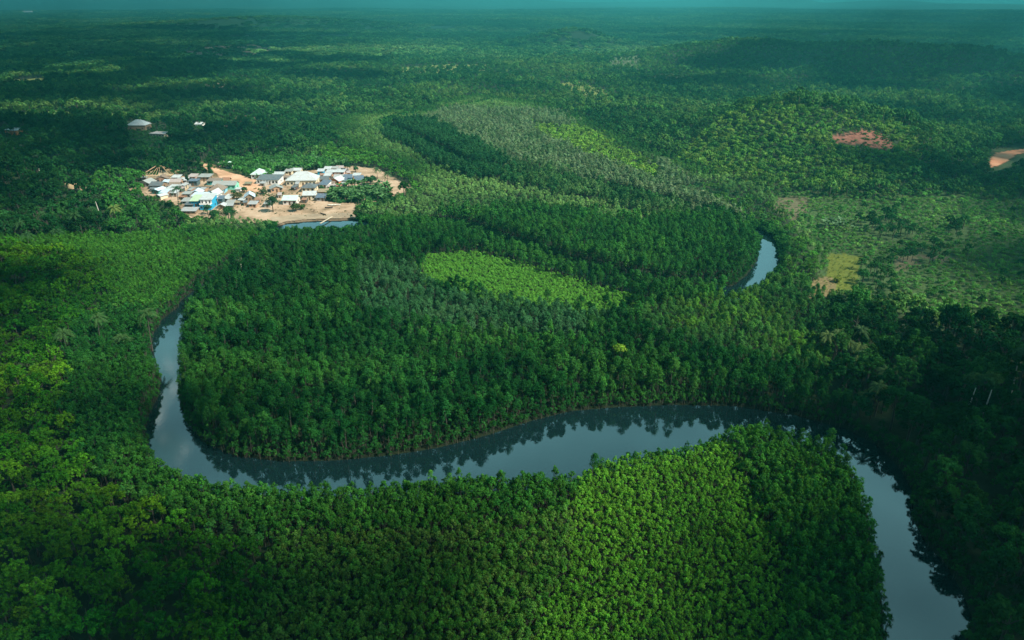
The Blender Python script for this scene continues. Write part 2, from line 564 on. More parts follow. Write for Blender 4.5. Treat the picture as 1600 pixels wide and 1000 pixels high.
# ------------------------------------------------------------------ ground as one sheet
# bare or open patches, drawn on the ground: (outline in photo pixels, colour, kind)
SAND = [(208, 296), (222, 286), (250, 280), (300, 274), (336, 277), (395, 281), (430, 270), (500, 266), (545, 260), (590, 263), (604, 274),
        (640, 288), (640, 300), (622, 309), (590, 314), (558, 320), (546, 345), (480, 350), (440, 350), (390, 347), (330, 348), (288, 338), (284, 322), (240, 310)]
PATCH = [
    (SAND, (0.42, 0.30, 0.20), 0),
    ([(1292, 398), (1320, 396), (1350, 402), (1340, 425), (1338, 452), (1285, 460), (1268, 452), (1296, 430)], (0.11, 0.13, 0.022), 0),
    ([(1270, 436), (1300, 432), (1308, 450), (1296, 462), (1262, 466)], (0.17, 0.13, 0.06), 0),
    ([(1205, 308), (1262, 308), (1262, 330), (1240, 345), (1215, 332)], (0.11, 0.10, 0.055), 2),
    ([(1396, 402), (1430, 398), (1440, 414), (1404, 424)], (0.11, 0.10, 0.055), 2),
    ([(1430, 398), (1500, 402), (1470, 412)], (0.09, 0.08, 0.05), 2),
    ([(1300, 214), (1322, 208), (1345, 202), (1368, 204), (1390, 216), (1400, 231), (1378, 235), (1345, 226), (1306, 223)], (0.20, 0.085, 0.06), 0),
    ([(1545, 254), (1556, 240), (1580, 236), (1608, 231), (1608, 238), (1588, 242), (1566, 258), (1548, 262)], (0.50, 0.24, 0.14), 0),
    ([(34, 14), (54, 14), (54, 23), (34, 23)], (0.02, 0.05, 0.025), 0),
    ([(1536, 262), (1548, 236), (1580, 230), (1608, 226), (1608, 250), (1590, 252), (1570, 268), (1545, 272)], (0.05, 0.07, 0.03), 0),
    ([(306, 254), (324, 252), (348, 262), (376, 270), (405, 280), (412, 293), (372, 299), (338, 280), (320, 268)], (0.16, 0.12, 0.06), 0),
    ([(-20, 200), (44, 200), (44, 226), (-20, 226)], (0.03, 0.05, 0.02), 2),
    ([(198, 193), (262, 196), (264, 222), (232, 224), (198, 214)], (0.03, 0.05, 0.02), 2),
    ([(302, 190), (322, 190), (322, 203), (302, 203)], (0.03, 0.05, 0.02), 2),
    ([(104, 288), (136, 287), (134, 296), (112, 297)], (0.42, 0.30, 0.17), 0),
    ([(-10, 306), (14, 307), (12, 311), (-10, 311)], (0.38, 0.22, 0.10), 0),
    ([(340, 262), (372, 272), (400, 281), (430, 283), (420, 270), (372, 262)], (0.10, 0.13, 0.05), 1),
    ([(18, 126), (66, 122), (76, 132), (30, 134)], (0.16, 0.18, 0.05), 0),
    ([(30, 176), (90, 173), (200, 178), (290, 176), (290, 183), (120, 185), (40, 182)], (0.10, 0.15, 0.04), 0),
    ([(285, 82), (330, 72), (420, 70), (450, 80), (400, 90), (300, 93)], (0.13, 0.08, 0.055), 2),
    ([(335, 192), (362, 182), (400, 180), (414, 188), (400, 198), (350, 197)], (0.13, 0.08, 0.06), 2),
    ([(175, 150), (205, 146), (220, 153), (200, 158), (176, 157)], (0.15, 0.12, 0.055), 2),
    ([(315, 130), (350, 128), (356, 136), (322, 140)], (0.17, 0.12, 0.08), 1),
    ([(615, 106), (700, 100), (770, 102), (760, 110), (690, 116), (630, 114)], (0.15, 0.18, 0.045), 2),
    ([(868, 132), (900, 126), (950, 142), (972, 155), (930, 160), (890, 150)], (0.15, 0.18, 0.045), 2),
    ([(948, 96), (970, 86), (1004, 86), (1000, 108), (955, 108)], (0.10, 0.12, 0.06), 2),
    ([(200, 74), (222, 72), (224, 84), (205, 86)], (0.17, 0.16, 0.06), 1),
]

def patch_of(px, py):
    pid = np.full(px.shape, -1)
    jx = px + 7 * (fbm(px, py, 12, 71) - .5)
    jy = py + 3.5 * (fbm(px, py, 9, 72) - .5)
    for i, (pl, c, k) in enumerate(PATCH):
        pid[inside(np.array(pl, float), jx, jy)] = i
    return pid

az = np.concatenate([np.linspace(-180, -50, 40, endpoint=False), np.linspace(-50, 50, 620), np.linspace(50, 180, 41)[1:-1]])
az = np.radians(az)
rad = np.concatenate([np.linspace(1, 70, 8, endpoint=False), np.geomspace(70, 1500, 420, endpoint=False), np.geomspace(1500, 22000, 170)])
A, Rr = np.meshgrid(az, rad)
GX, GY = np.sin(A) * Rr, np.cos(A) * Rr
GZ = height(GX, GY)
nr, na = GX.shape
V = np.stack([GX.ravel(), GY.ravel(), GZ.ravel()], 1)
V = np.concatenate([V, [[0, 0, 0.6]]])
ii, jj = np.meshgrid(np.arange(nr - 1), np.arange(na), indexing='ij')
j2 = (jj + 1) % na
F = np.stack([ii * na + jj, (ii + 1) * na + jj, (ii + 1) * na + j2, ii * na + j2], -1).reshape(-1, 4)[:, ::-1]

gpx, gpy, gdp = proj(V[:, 0], V[:, 1], V[:, 2])
gfront = (V[:, 1] > 40) & (np.abs(gpx - 800) < 1100)
n1 = fbm(V[:, 0], V[:, 1], 30, 41)[:, None]
n2 = fbm(V[:, 0], V[:, 1], 500, 43)[:, None]
col = np.array([0.026, 0.04, 0.018]) * (0.6 + 0.8 * n1)
dd = np.hypot(V[:, 0], V[:, 1])[:, None]
n3 = fbm(V[:, 0], V[:, 1], 900, 44, 4)[:, None]
farcol = np.array([0.010, 0.035, 0.016]) + np.array([0.012, 0.02, 0.005]) * smooth(0.5, 0.8, n3)
col = col + (farcol - col) * smooth(1200, 3500, dd)
pid = np.where(gfront, patch_of(gpx, gpy), -1)
for i, (pl, c, k) in enumerate(PATCH):
    m = pid == i
    col[m] = np.array(c) * (0.75 + 0.5 * n1[m])
rsd = river_sd(V[:, 0], V[:, 1])[:, None]
col = np.where(rsd < 4, col * 0.45, col)
meadow = gfront & inside(np.array([(1200, 300), (1700, 300), (1700, 500), (1430, 500), (1350, 470), (1290, 460), (1260, 380)], float), gpx, gpy) & (pid < 0)
col[meadow] = np.array([0.05, 0.085, 0.028]) * (0.6 + 0.8 * n1[meadow])

def soil(m, nt, p):
    a = node(nt, "ShaderNodeAttribute", attribute_type='GEOMETRY', attribute_name="soil")
    tc = node(nt, "ShaderNodeTexCoord")
    n = node(nt, "ShaderNodeTexNoise")
    n.inputs["Scale"].default_value = 0.35
    n.inputs["Detail"].default_value = 8
    n.inputs["Roughness"].default_value = 0.7
    nt.links.new(tc.outputs["Object"], n.inputs["Vector"])
    r = node(nt, "ShaderNodeMapRange")
    r.inputs[1].default_value = 0.3
    r.inputs[2].default_value = 0.7
    r.inputs[3].default_value = 0.55
    r.inputs[4].default_value = 1.35
    nt.links.new(n.outputs[0], r.inputs[0])
    c = mixcol(nt, a.outputs["Color"], r.outputs[0], 1.0, 'MULTIPLY')
    nt.links.new(c, p.inputs["Base Color"])
    p.inputs["Roughness"].default_value = 0.95
    p.inputs["Specular IOR Level"].default_value = 0.1
    bp = node(nt, "ShaderNodeBump")
    bp.inputs["Strength"].default_value = 0.6
    bp.inputs["Distance"].default_value = 0.4
    nt.links.new(n.outputs[0], bp.inputs["Height"])
    nt.links.new(bp.outputs[0], p.inputs["Normal"])
SOIL = mat("soil", soil)
me = raw_mesh("ground", V, F, [SOIL], smooth_=True)
c4 = np.ones((len(V), 4), np.float32)
c4[:, :3] = col
at = me.attributes.new("soil", 'FLOAT_COLOR', 'POINT')
at.data.foreach_set("color", c4.ravel())
tag(link(bpy.data.objects.new("ground", me)), kind='structure')
# the middle of the fan (under the camera)
# ------------------------------------------------------------------ draped sheets: village ground, tracks, shore
def sheet(name, outline, step, lift, material, wob=6, colfn=None):
    P = np.array([tuple(ground(*p))[:2] for p in outline])
    x0, y0 = P.min(0) - 3
    x1, y1 = P.max(0) + 3
    xs, ys = np.arange(x0, x1, step), np.arange(y0, y1, step)
    X, Y = np.meshgrid(xs, ys)
    Z = height(X, Y, False) + lift
    cx, cy = X[:-1, :-1] + step / 2, Y[:-1, :-1] + step / 2
    sd = seg_dist(P, cx, cy, True)
    sd = np.where(inside(P, cx, cy), -sd, sd) + wob * 2 * (fbm(cx, cy, 11, 5) - .5)
    keep = (sd < 0) & (river_sd(cx, cy) > 1.5)
    n, m_ = X.shape
    I, J = np.nonzero(keep)
    Fq = np.stack([I * m_ + J, I * m_ + J + 1, (I + 1) * m_ + J + 1, (I + 1) * m_ + J], 1)
    Vq = np.stack([X.ravel(), Y.ravel(), Z.ravel()], 1)
    used, inv = np.unique(Fq, return_inverse=True)
    me = raw_mesh(name, Vq[used], inv.reshape(-1, 4), [material], smooth_=True)
    return tag(link(bpy.data.objects.new(name, me)), kind='structure')

def dirt(key, c1, c2, c3, sc=0.06):
    def b(m, nt, p):
        tc = node(nt, "ShaderNodeTexCoord")
        n = node(nt, "ShaderNodeTexNoise")
        n.inputs["Scale"].default_value = sc
        n.inputs["Detail"].default_value = 9
        n.inputs["Roughness"].default_value = 0.7
        nt.links.new(tc.outputs["Object"], n.inputs["Vector"])
        cr = node(nt, "ShaderNodeValToRGB")
        cr.color_ramp.elements[0].position = 0.36
        cr.color_ramp.elements[0].color = (*c1, 1)
        cr.color_ramp.elements[1].position = 0.66
        cr.color_ramp.elements[1].color = (*c3, 1)
        e = cr.color_ramp.elements.new(0.5)
        e.color = (*c2, 1)
        nt.links.new(n.outputs[0], cr.inputs[0])
        nt.links.new(cr.outputs[0], p.inputs["Base Color"])
        p.inputs["Roughness"].default_value = 0.95
        p.inputs["Specular IOR Level"].default_value = 0.1
    return mat(key, b)

sheet("village_ground", SAND, 1.5, 0.22, dirt("pale_earth", (0.15, 0.11, 0.065), (0.38, 0.26, 0.17), (0.52, 0.38, 0.27)))
sheet("dirt_road", [(314, 258), (319, 256), (345, 266), (372, 273), (402, 283), (412, 293), (404, 300), (372, 299), (352, 286), (338, 272), (322, 264)], 1.2, 0.36,
      dirt("laterite", (0.42, 0.24, 0.14), (0.60, 0.35, 0.22), (0.66, 0.44, 0.30)), 1.5)
sheet("laterite_road", [(1545, 254), (1556, 240), (1580, 236), (1612, 231), (1612, 238), (1588, 242), (1566, 258), (1548, 262)], 2.0, 0.5,
      dirt("laterite_road", (0.34, 0.13, 0.07), (0.46, 0.20, 0.11), (0.52, 0.26, 0.15)), 1.0)
sheet("mud_shore", [(420, 340), (470, 336), (545, 334), (560, 340), (550, 349), (500, 353), (430, 353)], 1.5, 0.34,
      dirt("mud", (0.22, 0.17, 0.12), (0.33, 0.25, 0.17), (0.40, 0.31, 0.22)), 2.0)

# ------------------------------------------------------------------ water
def waterm(m, nt, p):
    p.inputs["Base Color"].default_value = (0.004, 0.014, 0.016, 1)
    p.inputs["Roughness"].default_value = 0.03
    p.inputs["IOR"].default_value = 1.85
    tc = node(nt, "ShaderNodeTexCoord")
    n = node(nt, "ShaderNodeTexNoise")
    n.inputs["Scale"].default_value = 1.1
    n.inputs["Detail"].default_value = 5
    nt.links.new(tc.outputs["Object"], n.inputs["Vector"])
    bp = node(nt, "ShaderNodeBump")
    bp.inputs["Strength"].default_value = 0.12
    bp.inputs["Distance"].default_value = 0.05
    nt.links.new(n.outputs[0], bp.inputs["Height"])
    nt.links.new(bp.outputs[0], p.inputs["Normal"])
WATER = mat("water", waterm)
step = 4.0
xs, ys = np.arange(-420, 420, step), np.arange(70, 1250, step)
X, Y = np.meshgrid(xs, ys)
keep = river_sd(X[:-1, :-1] + 2, Y[:-1, :-1] + 2) < 5.0
n_, m_ = X.shape
I, J = np.nonzero(keep)
Fq = np.stack([I * m_ + J, I * m_ + J + 1, (I + 1) * m_ + J + 1, (I + 1) * m_ + J], 1)
Vq = np.stack([X.ravel(), Y.ravel(), 0 * X.ravel()], 1)
used, inv = np.unique(Fq, return_inverse=True)
me = raw_mesh("river_water", Vq[used], inv.reshape(-1, 4), [WATER])
tag(link(bpy.data.objects.new("river_water", me)), kind='structure')

# ------------------------------------------------------------------ vegetation zones
# outline (photo pixels of the canopy), canopy height, species, spacing, scale range, stretch, tints, patch size
def T(*a):
    return [np.array(t) for t in a]
DKF = T((0.016, 0.052, 0.016), (0.032, 0.085, 0.024), (0.05, 0.115, 0.028))
ZONES = [
    # --- uplands
    dict(n='left_wood', p=[(-300, 380), (-300, 175), (200, 178), (420, 182), (470, 240), (420, 262), (300, 262), (210, 300), (290, 340), (400, 352), (300, 372), (200, 380)],
         zc=9, sp='forest', s=6.2, sc=(.55, 1.15), st=(.8, 1.1), t=T((0.010, 0.038, 0.014), (0.020, 0.06, 0.020), (0.035, 0.085, 0.025))),
    dict(n='left_bright', p=[(122, 268), (170, 254), (215, 255), (275, 285), (225, 300), (240, 325), (290, 345), (330, 362), (180, 368), (150, 300)],
         zc=8, sp='forest', s=5.4, sc=(.45, .95), st=(.8, 1.1), t=T((0.03, 0.09, 0.022), (0.05, 0.13, 0.03), (0.065, 0.15, 0.03))),
    dict(n='plantain', p=[(345, 268), (330, 255), (380, 240), (470, 238), (560, 250), (570, 262), (480, 270), (430, 275), (395, 280)],
         zc=4, sp='bush', s=3.0, sc=(1.3, 2.4), st=(1.1, 1.7), t=T((0.05, 0.12, 0.035), (0.08, 0.18, 0.05))),
    dict(n='hill_near', p=[(1060, 240), (1120, 182), (1200, 160), (1300, 168), (1400, 190), (1440, 215), (1430, 260), (1330, 290), (1230, 290), (1140, 275)],
         zc=4, sp='bush', s=3.6, sc=(1.2, 3.0), st=(.8, 1.3), t=T((0.07, 0.14, 0.04), (0.12, 0.19, 0.04), (0.16, 0.20, 0.05), (0.04, 0.10, 0.03))),
    dict(n='meadow', p=[(1200, 300), (1450, 305), (1700, 312), (1700, 500), (1440, 500), (1400, 470), (1345, 460), (1290, 460), (1290, 400), (1240, 340)],
         zc=2, sp='bush', s=2.7, sc=(.5, 1.6), st=(.6, 1.1), t=T((0.07, 0.15, 0.045), (0.11, 0.21, 0.06), (0.15, 0.22, 0.065))),
    dict(n='meadow_trees', p=[(1330, 335), (1375, 330), (1435, 345), (1440, 360), (1360, 362)], zc=5, sp='forest', s=6, sc=(.4, .7), st=(.8, 1), t=T((0.02, 0.07, 0.025), (0.03, 0.09, 0.03))),
    dict(n='meadow_trees', p=[(1395, 385), (1420, 376), (1480, 372), (1490, 392), (1400, 402)], zc=5, sp='forest', s=6, sc=(.4, .7), st=(.8, 1), t=T((0.02, 0.07, 0.025), (0.03, 0.09, 0.03))),
    dict(n='meadow_trees', p=[(1342, 400), (1390, 398), (1400, 440), (1380, 470), (1336, 460)], zc=5, sp='forest', s=5.5, sc=(.35, .6), st=(.8, 1), t=T((0.025, 0.08, 0.025), (0.04, 0.10, 0.03))),
    dict(n='meadow_trees', p=[(1480, 346), (1510, 340), (1530, 352), (1500, 362)], zc=5, sp='forest', s=6, sc=(.4, .7), st=(.8, 1), t=T((0.02, 0.07, 0.025), (0.03, 0.09, 0.03))),
    dict(n='right_wood', p=[(1270, 470), (1340, 455), (1420, 492), (1500, 488), (1800, 500), (1800, 1500), (1560, 1500), (1540, 1000), (1480, 860), (1440, 760), (1390, 690), (1310, 610), (1285, 540)],
         zc=9, sp='forest', s=5.6, sc=(.4, 1.25), st=(.75, 1.15), t=T((0.010, 0.042, 0.014), (0.022, 0.068, 0.02), (0.04, 0.10, 0.025))),
    # --- flood plain
    dict(n='swath', p=[(600, 200), (700, 165), (850, 168), (905, 190), (1000, 235), (1100, 275), (1200, 310), (1230, 360), (1190, 345), (1100, 330), (940, 290), (780, 272), (690, 235)],
         zc=7, sp='tall', s=2.5, sc=(.75, 1.1), st=(.7, .95), t=T((0.15, 0.175, 0.105), (0.21, 0.22, 0.15), (0.10, 0.14, 0.07))),
    dict(n='swath_yellow', p=[(820, 188), (905, 192), (1000, 236), (1040, 262), (1010, 272), (930, 240), (860, 215)],
         zc=6, sp='broad', s=4.0, sc=(.6, 1.0), st=(.7, 1), t=T((0.17, 0.25, 0.06), (0.25, 0.33, 0.065))),
    dict(n='swath_yellow', p=[(1060, 282), (1110, 280), (1220, 318), (1290, 400), (1300, 440), (1230, 420), (1200, 350), (1120, 312)],
         zc=5, sp='broad', s=4.0, sc=(.5, .9), st=(.7, 1), t=T((0.055, 0.13, 0.035), (0.11, 0.20, 0.04), (0.05, 0.11, 0.05))),
    dict(n='shore_curve', p=[(500, 225), (525, 215), (580, 232), (630, 252), (660, 285), (650, 300), (600, 262), (560, 250), (510, 240)],
         zc=6, sp='broad', s=4.0, sc=(.6, 1.0), st=(.7, 1), t=T((0.06, 0.15, 0.03), (0.10, 0.20, 0.035))),
    dict(n='point_dark', p=[(550, 340), (640, 330), (720, 318), (830, 314), (1000, 330), (1120, 325), (1190, 352), (1206, 385), (1175, 425), (1145, 440), (1080, 452), (990, 446), (850, 402), (770, 378), (700, 352), (580, 356)],
         zc=9, sp='tall', s=2.5, sc=(.85, 1.2), st=(.9, 1.05), t=T((0.022, 0.075, 0.022), (0.035, 0.105, 0.026), (0.055, 0.14, 0.028))),
    dict(n='bend_dark', p=[(597, 203), (622, 186), (680, 188), (730, 210), (780, 238), (790, 268), (740, 268), (690, 248), (640, 222)],
         zc=8, sp='tall', s=2.35, sc=(.95, 1.2), st=(.9, 1.1), t=T((0.022, 0.07, 0.03), (0.04, 0.10, 0.04))),
    dict(n='bend_fringe', p=[(790, 246), (900, 266), (1000, 292), (1080, 324), (1060, 336), (960, 308), (850, 287), (780, 270)],
         zc=8, sp='tall', s=2.5, sc=(.7, 1.15), st=(.9, 1.1), t=T((0.03, 0.085, 0.035), (0.07, 0.135, 0.05), (0.11, 0.16, 0.07))),
    dict(n='island', p=[(288, 470), (330, 420), (380, 385), (440, 358), (470, 360), (545, 352), (600, 350), (690, 358), (770, 385), (850, 408), (960, 440), (1050, 452), (1130, 452), (1200, 480), (1290, 570), (1340, 640), (1400, 720), (1300, 700), (280, 730)],
         zc=9, sp='tall', s=2.15, sc=(.65, 1.25), st=(.85, 1.1), t=T((0.010, 0.046, 0.013), (0.024, 0.082, 0.020), (0.05, 0.125, 0.026))),
    dict(n='island_grey', p=[(560, 400), (640, 395), (690, 440), (900, 472), (980, 470), (900, 510), (700, 500), (560, 470)],
         zc=9, sp='tall', s=2.35, sc=(.75, 1.05), st=(.85, 1.05), t=T((0.04, 0.10, 0.045), (0.065, 0.125, 0.06))),
    dict(n='island_east', p=[(985, 470), (1060, 462), (1140, 456), (1210, 425), (1300, 440), (1300, 520), (1290, 570), (1180, 545), (1020, 520)],
         zc=7, sp='tall', s=2.35, sc=(.65, 1.0), st=(.8, 1.0), t=T((0.035, 0.095, 0.03), (0.055, 0.12, 0.035), (0.10, 0.18, 0.03))),
    dict(n='light_strip', also=8.5, p=[(650, 412), (672, 396), (700, 390), (750, 392), (800, 404), (850, 420), (920, 440), (985, 455), (1005, 464), (980, 470), (930, 468), (850, 462), (760, 450), (700, 436), (665, 424)],
         zc=3, sp='fine', s=1.0, sc=(.85, 1.05), st=(.6, .75), t=T((0.12, 0.24, 0.04), (0.16, 0.295, 0.05))),
    dict(n='village_front', p=[(385, 362), (420, 352), (475, 352), (545, 350), (600, 356), (600, 375), (470, 384), (400, 380)],
         zc=5, sp='tall', s=2.3, sc=(.52, .68), st=(.85, 1.0), t=T((0.025, 0.085, 0.025), (0.045, 0.12, 0.03))),
    # --- foreground
    dict(n='west_fine', p=[(-300, 362), (120, 366), (300, 362), (380, 352), (410, 362), (350, 410), (296, 455), (240, 480), (150, 470), (60, 440), (-300, 440)],
         zc=5, sp='fine', s=.95, sc=(.8, 1.25), st=(.9, 1.1), t=T((0.045, 0.12, 0.02), (0.075, 0.165, 0.025))),
    dict(n='west_broad', p=[(-300, 380), (110, 375), (180, 430), (120, 500), (110, 640), (160, 740), (260, 800), (420, 850), (380, 960), (360, 1500), (-300, 1500)],
         zc=7, sp='broad', s=3.9, sc=(.6, 1.2), st=(.8, 1.2), t=T((0.02, 0.075, 0.010), (0.055, 0.14, 0.012), (0.12, 0.20, 0.014))),
    dict(n='west_dark', p=[(110, 490), (240, 478), (262, 490), (245, 540), (254, 590), (222, 660), (230, 700), (160, 740), (110, 640)],
         zc=5, sp='fine', s=1.07, sc=(.85, 1.4), st=(.9, 1.2), t=T((0.018, 0.07, 0.018), (0.035, 0.10, 0.02))),
    dict(n='south_edge', p=[(160, 740), (225, 660), (250, 718), (340, 752), (540, 762), (700, 742), (890, 738), (900, 790), (700, 820), (420, 830), (260, 800)],
         zc=5, sp='fine', s=1.07, sc=(.85, 1.35), st=(.9, 1.15), t=T((0.03, 0.10, 0.02), (0.06, 0.14, 0.024))),
    dict(n='south_olive', p=[(420, 830), (700, 815), (895, 790), (880, 880), (830, 960), (830, 1500), (360, 1500), (380, 960)],
         zc=5, sp='fine', s=1.0, sc=(.8, 1.2), st=(.9, 1.1), t=T((0.045, 0.12, 0.02), (0.08, 0.155, 0.028), (0.13, 0.165, 0.042))),
    dict(n='south_bright', p=[(893, 742), (925, 716), (985, 700), (1060, 690), (1150, 662), (1200, 662), (1180, 740), (1230, 850), (1200, 1500), (830, 1500), (830, 960), (880, 880)],
         zc=5, sp='fine', s=.95, sc=(.7, .95), st=(.9, 1.05), t=T((0.085, 0.185, 0.022), (0.135, 0.25, 0.03))),
    dict(n='south_east', p=[(1150, 660), (1225, 668), (1305, 700), (1340, 740), (1376, 860), (1388, 1010), (1400, 1500), (1200, 1500), (1230, 850), (1180, 740)],
         zc=5.5, sp='fine', s=1.12, sc=(.95, 1.5), st=(.9, 1.15), t=T((0.022, 0.085, 0.018), (0.045, 0.125, 0.022), (0.065, 0.15, 0.022))),
]
ZP = [np.array(z['p'], float) for z in ZONES]
OPEN = [unproj(470, 366), ]

def zone_of(x, y, z):
    zid = np.full(x.shape, -1)
    dr = np.random.default_rng(len(x))
    dz1, dz2 = dr.normal(size=x.shape), dr.normal(size=x.shape)
    for i, zz in enumerate(ZONES):
        px, py, dp = proj(x, y, z + zz['zc'])
        jt = 1.7 if zz['n'][:5] in ('south', 'west_', 'light') else 1.0
        px = px + jt * (26 * (fbm(x, y, 22, 61) - .5) + dz1 * 4)
        py = py + jt * (13 * (fbm(x, y, 22, 62) - .5) + dz2 * 2)
        m = inside(ZP[i], px, py)
        if 'also' in zz:       # an open low strip: no tall tree may stand before it
            px, py, dp = proj(x, y, z + zz['also'])
            m |= inside(ZP[i], px, py)
        zid[m & (y > 40) & (y < 1400)] = i
    return zid

def candidates(s, x0, x1, y0, y1, r):
    nx, ny = int((x1 - x0) / s) + 1, int((y1 - y0) / (s * .87)) + 1
    I, J = np.meshgrid(np.arange(nx), np.arange(ny))
    x = x0 + (I + 0.5 * (J % 2)) * s + r.uniform(-.52, .52, I.shape) * s
    y = y0 + J * s * .87 + r.uniform(-.52, .52, I.shape) * s
    x, y = x.ravel(), y.ravel()
    k = np.abs(x) < 0.80 * (y * CP + CAMH * SP) + 25
    return x[k], y[k]

OUT = {}
def emit(sp, x, y, z, sc, st, rot, tint, zn):
    OUT.setdefault(sp, []).append((x, y, z, sc, st, rot, tint, np.full(len(x), zn)))

def tints(t, x, y, r, sc=22.0):
    n = len(t)
    a = np.clip(fbm(x, y, sc, 51, 2) * 1.5 - 0.25 + r.normal(size=len(x)) * 0.20, 0, 0.999) * (n - 1)
    i = a.astype(int)
    f = (a - i)[:, None]
    tt = np.array(t)
    c = tt[i] * (1 - f) + tt[np.minimum(i + 1, n - 1)] * f
    c = c * np.array([0.85, 1.2, 0.95]) * np.array([[1.0, 1.0, 1.0]])
    return c * r.uniform(.62, 1.38, (len(x), 1)) * (1 + r.normal(size=(len(x), 3)) * 0.05)

def keep_clear(x, y, z):
    px, py, dp = proj(x, y, z)
    pid = patch_of(px, py)
    pk = np.array([p[2] for p in PATCH] + [1])
    return (pk[pid] == 1) | ((pk[pid] == 2) & (np.random.default_rng(len(px)).uniform(size=len(px)) < .4)), pid

for i, zz in enumerate(ZONES):
    r = np.random.default_rng(3000 + i)
    G = poly(np.clip(zz['p'], (-280, 120), (1780, 1150)), 0.0)
    G = G[G[:, 1] > 0]
    x0, y0 = G.min(0) - 60
    x1, y1 = G.max(0) + 60
    x, y = candidates(zz['s'], x0, x1, max(y0, 55), min(y1, 1300), r)
    z = height(x, y, False)
    k = zone_of(x, y, z) == i
    x, y, z = x[k], y[k], z[k]
    if not len(x):
        continue
    k, _ = keep_clear(x, y, z)
    R = SPEC[zz['sp']]['R']
    rs = river_sd(x, y)
    k &= rs > R * 0.55
    x, y, z, rs = x[k], y[k], z[k], rs[k]
    sc = r.uniform(*zz['sc'], len(x)) * r.uniform(.85, 1.12, len(x)) * (0.85 + 0.3 * fbm(x, y, 14, 77))
    st = r.uniform(*zz['st'], len(x))
    k = rs > R * sc * 0.55 + .3
    x, y, z, sc, st = x[k], y[k], z[k], sc[k], st[k]
    t = tints(zz['t'], x, y, r)
    if zz['n'] == 'light_strip':
        t = t.mean(0) * .45 + t * .55
    dp = y * CP + CAMH * SP
    sp = zz['sp']
    if sp in ('tall', 'broad', 'forest'):
        n = dp < 380
        for s2, m in ((sp, n), (sp + '_lo', ~n)):
            if m.any():
                emit(s2, x[m], y[m], z[m], sc[m], st[m], r.uniform(0, 6.28, m.sum()), t[m], i)
    else:
        emit(sp, x, y, z, sc, st, r.uniform(0, 6.28, len(x)), t, i)

# what no zone claims: flood plain mangrove, upland wood, far wood
r = np.random.default_rng(77)
x, y = candidates(2.6, -900, 900, 60, 1250, r)
k = inside(FLOOD, x, y)
x, y = x[k], y[k]
z = height(x, y, False)
k = (zone_of(x, y, z) < 0) & keep_clear(x, y, z)[0] & (river_sd(x, y) > 1.5)
x, y, z = x[k], y[k], z[k]
tf_ = tints(T((0.09, 0.155, 0.06), (0.155, 0.225, 0.085), (0.22, 0.285, 0.11)), x, y, r, 45)
td_ = tints(T((0.03, 0.085, 0.025), (0.05, 0.12, 0.03), (0.075, 0.15, 0.035)), x, y, r, 45)
w_ = smooth(3, 38, seg_dist(FLOOD, x, y, True) * (.4 + 1.2 * fbm(x, y, 40, 7)))[:, None]
w_ = np.where((y < 330)[:, None], 0.0, np.where((y > 480)[:, None], w_, 1.0))
tf_ = tf_ * w_ + td_ * (1 - w_)
emit('tall_lo', x, y, z, r.uniform(.55, .95, len(x)), r.uniform(.65, .9, len(x)), r.uniform(0, 6.28, len(x)),
     tf_, -1)
x, y = candidates(6.6, -1500, 1500, 60, 1500, r)
k = ~inside(FLOOD, x, y)
x, y = x[k], y[k]
z = height(x, y, False)
kc, pid = keep_clear(x, y, z)
k = (zone_of(x, y, z) < 0) & kc & ((pid < 0) | (r.uniform(size=len(x)) < .7))
x, y, z = x[k], y[k], z[k]
gap = fbm(x, y, 45, 88, 2)
sc = r.uniform(.4, 1.1, len(x)) * (0.55 + 0.8 * gap)
emit('forest_lo', x, y, z, sc, r.uniform(.75, 1.05, len(x)), r.uniform(0, 6.28, len(x)),
     tints(T((0.022, 0.07, 0.025), (0.045, 0.105, 0.035), (0.08, 0.15, 0.045), (0.13, 0.18, 0.06)), x, y, r, 90), -2)
# undergrowth scrub between upland crowns
x, y = candidates(5.0, -700, 700, 300, 950, r)
k = ~inside(FLOOD, x, y)
x, y = x[k], y[k]
z = height(x, y, False)
k = (zone_of(x, y, z) < 0) & keep_clear(x, y, z)[0]
x, y, z = x[k], y[k], z[k]
emit('bush', x, y, z, r.uniform(1.4, 2.8, len(x)), r.uniform(.7, 1.1, len(x)), r.uniform(0, 6.28, len(x)),
     tints(T((0.035, 0.085, 0.025), (0.06, 0.12, 0.035)), x, y, r, 60), -3)

# scattered larger trees standing out of the meadow and the hill
x, y = candidates(17.0, -200, 900, 220, 1000, r)
z = height(x, y, False)
zi = zone_of(x, y, z)
k = np.isin(zi, [j for j, q in enumerate(ZONES) if q['n'] in ('meadow', 'hill_near')]) & keep_clear(x, y, z)[0] & (r.uniform(size=len(x)) < .5)
x, y, z = x[k], y[k], z[k]
emit('forest_lo', x, y, z, r.uniform(.25, .6, len(x)), r.uniform(.7, 1.0, len(x)), r.uniform(0, 6.28, len(x)),
     tints(T((0.02, 0.07, 0.025), (0.04, 0.10, 0.03)), x, y, r, 60), -3)

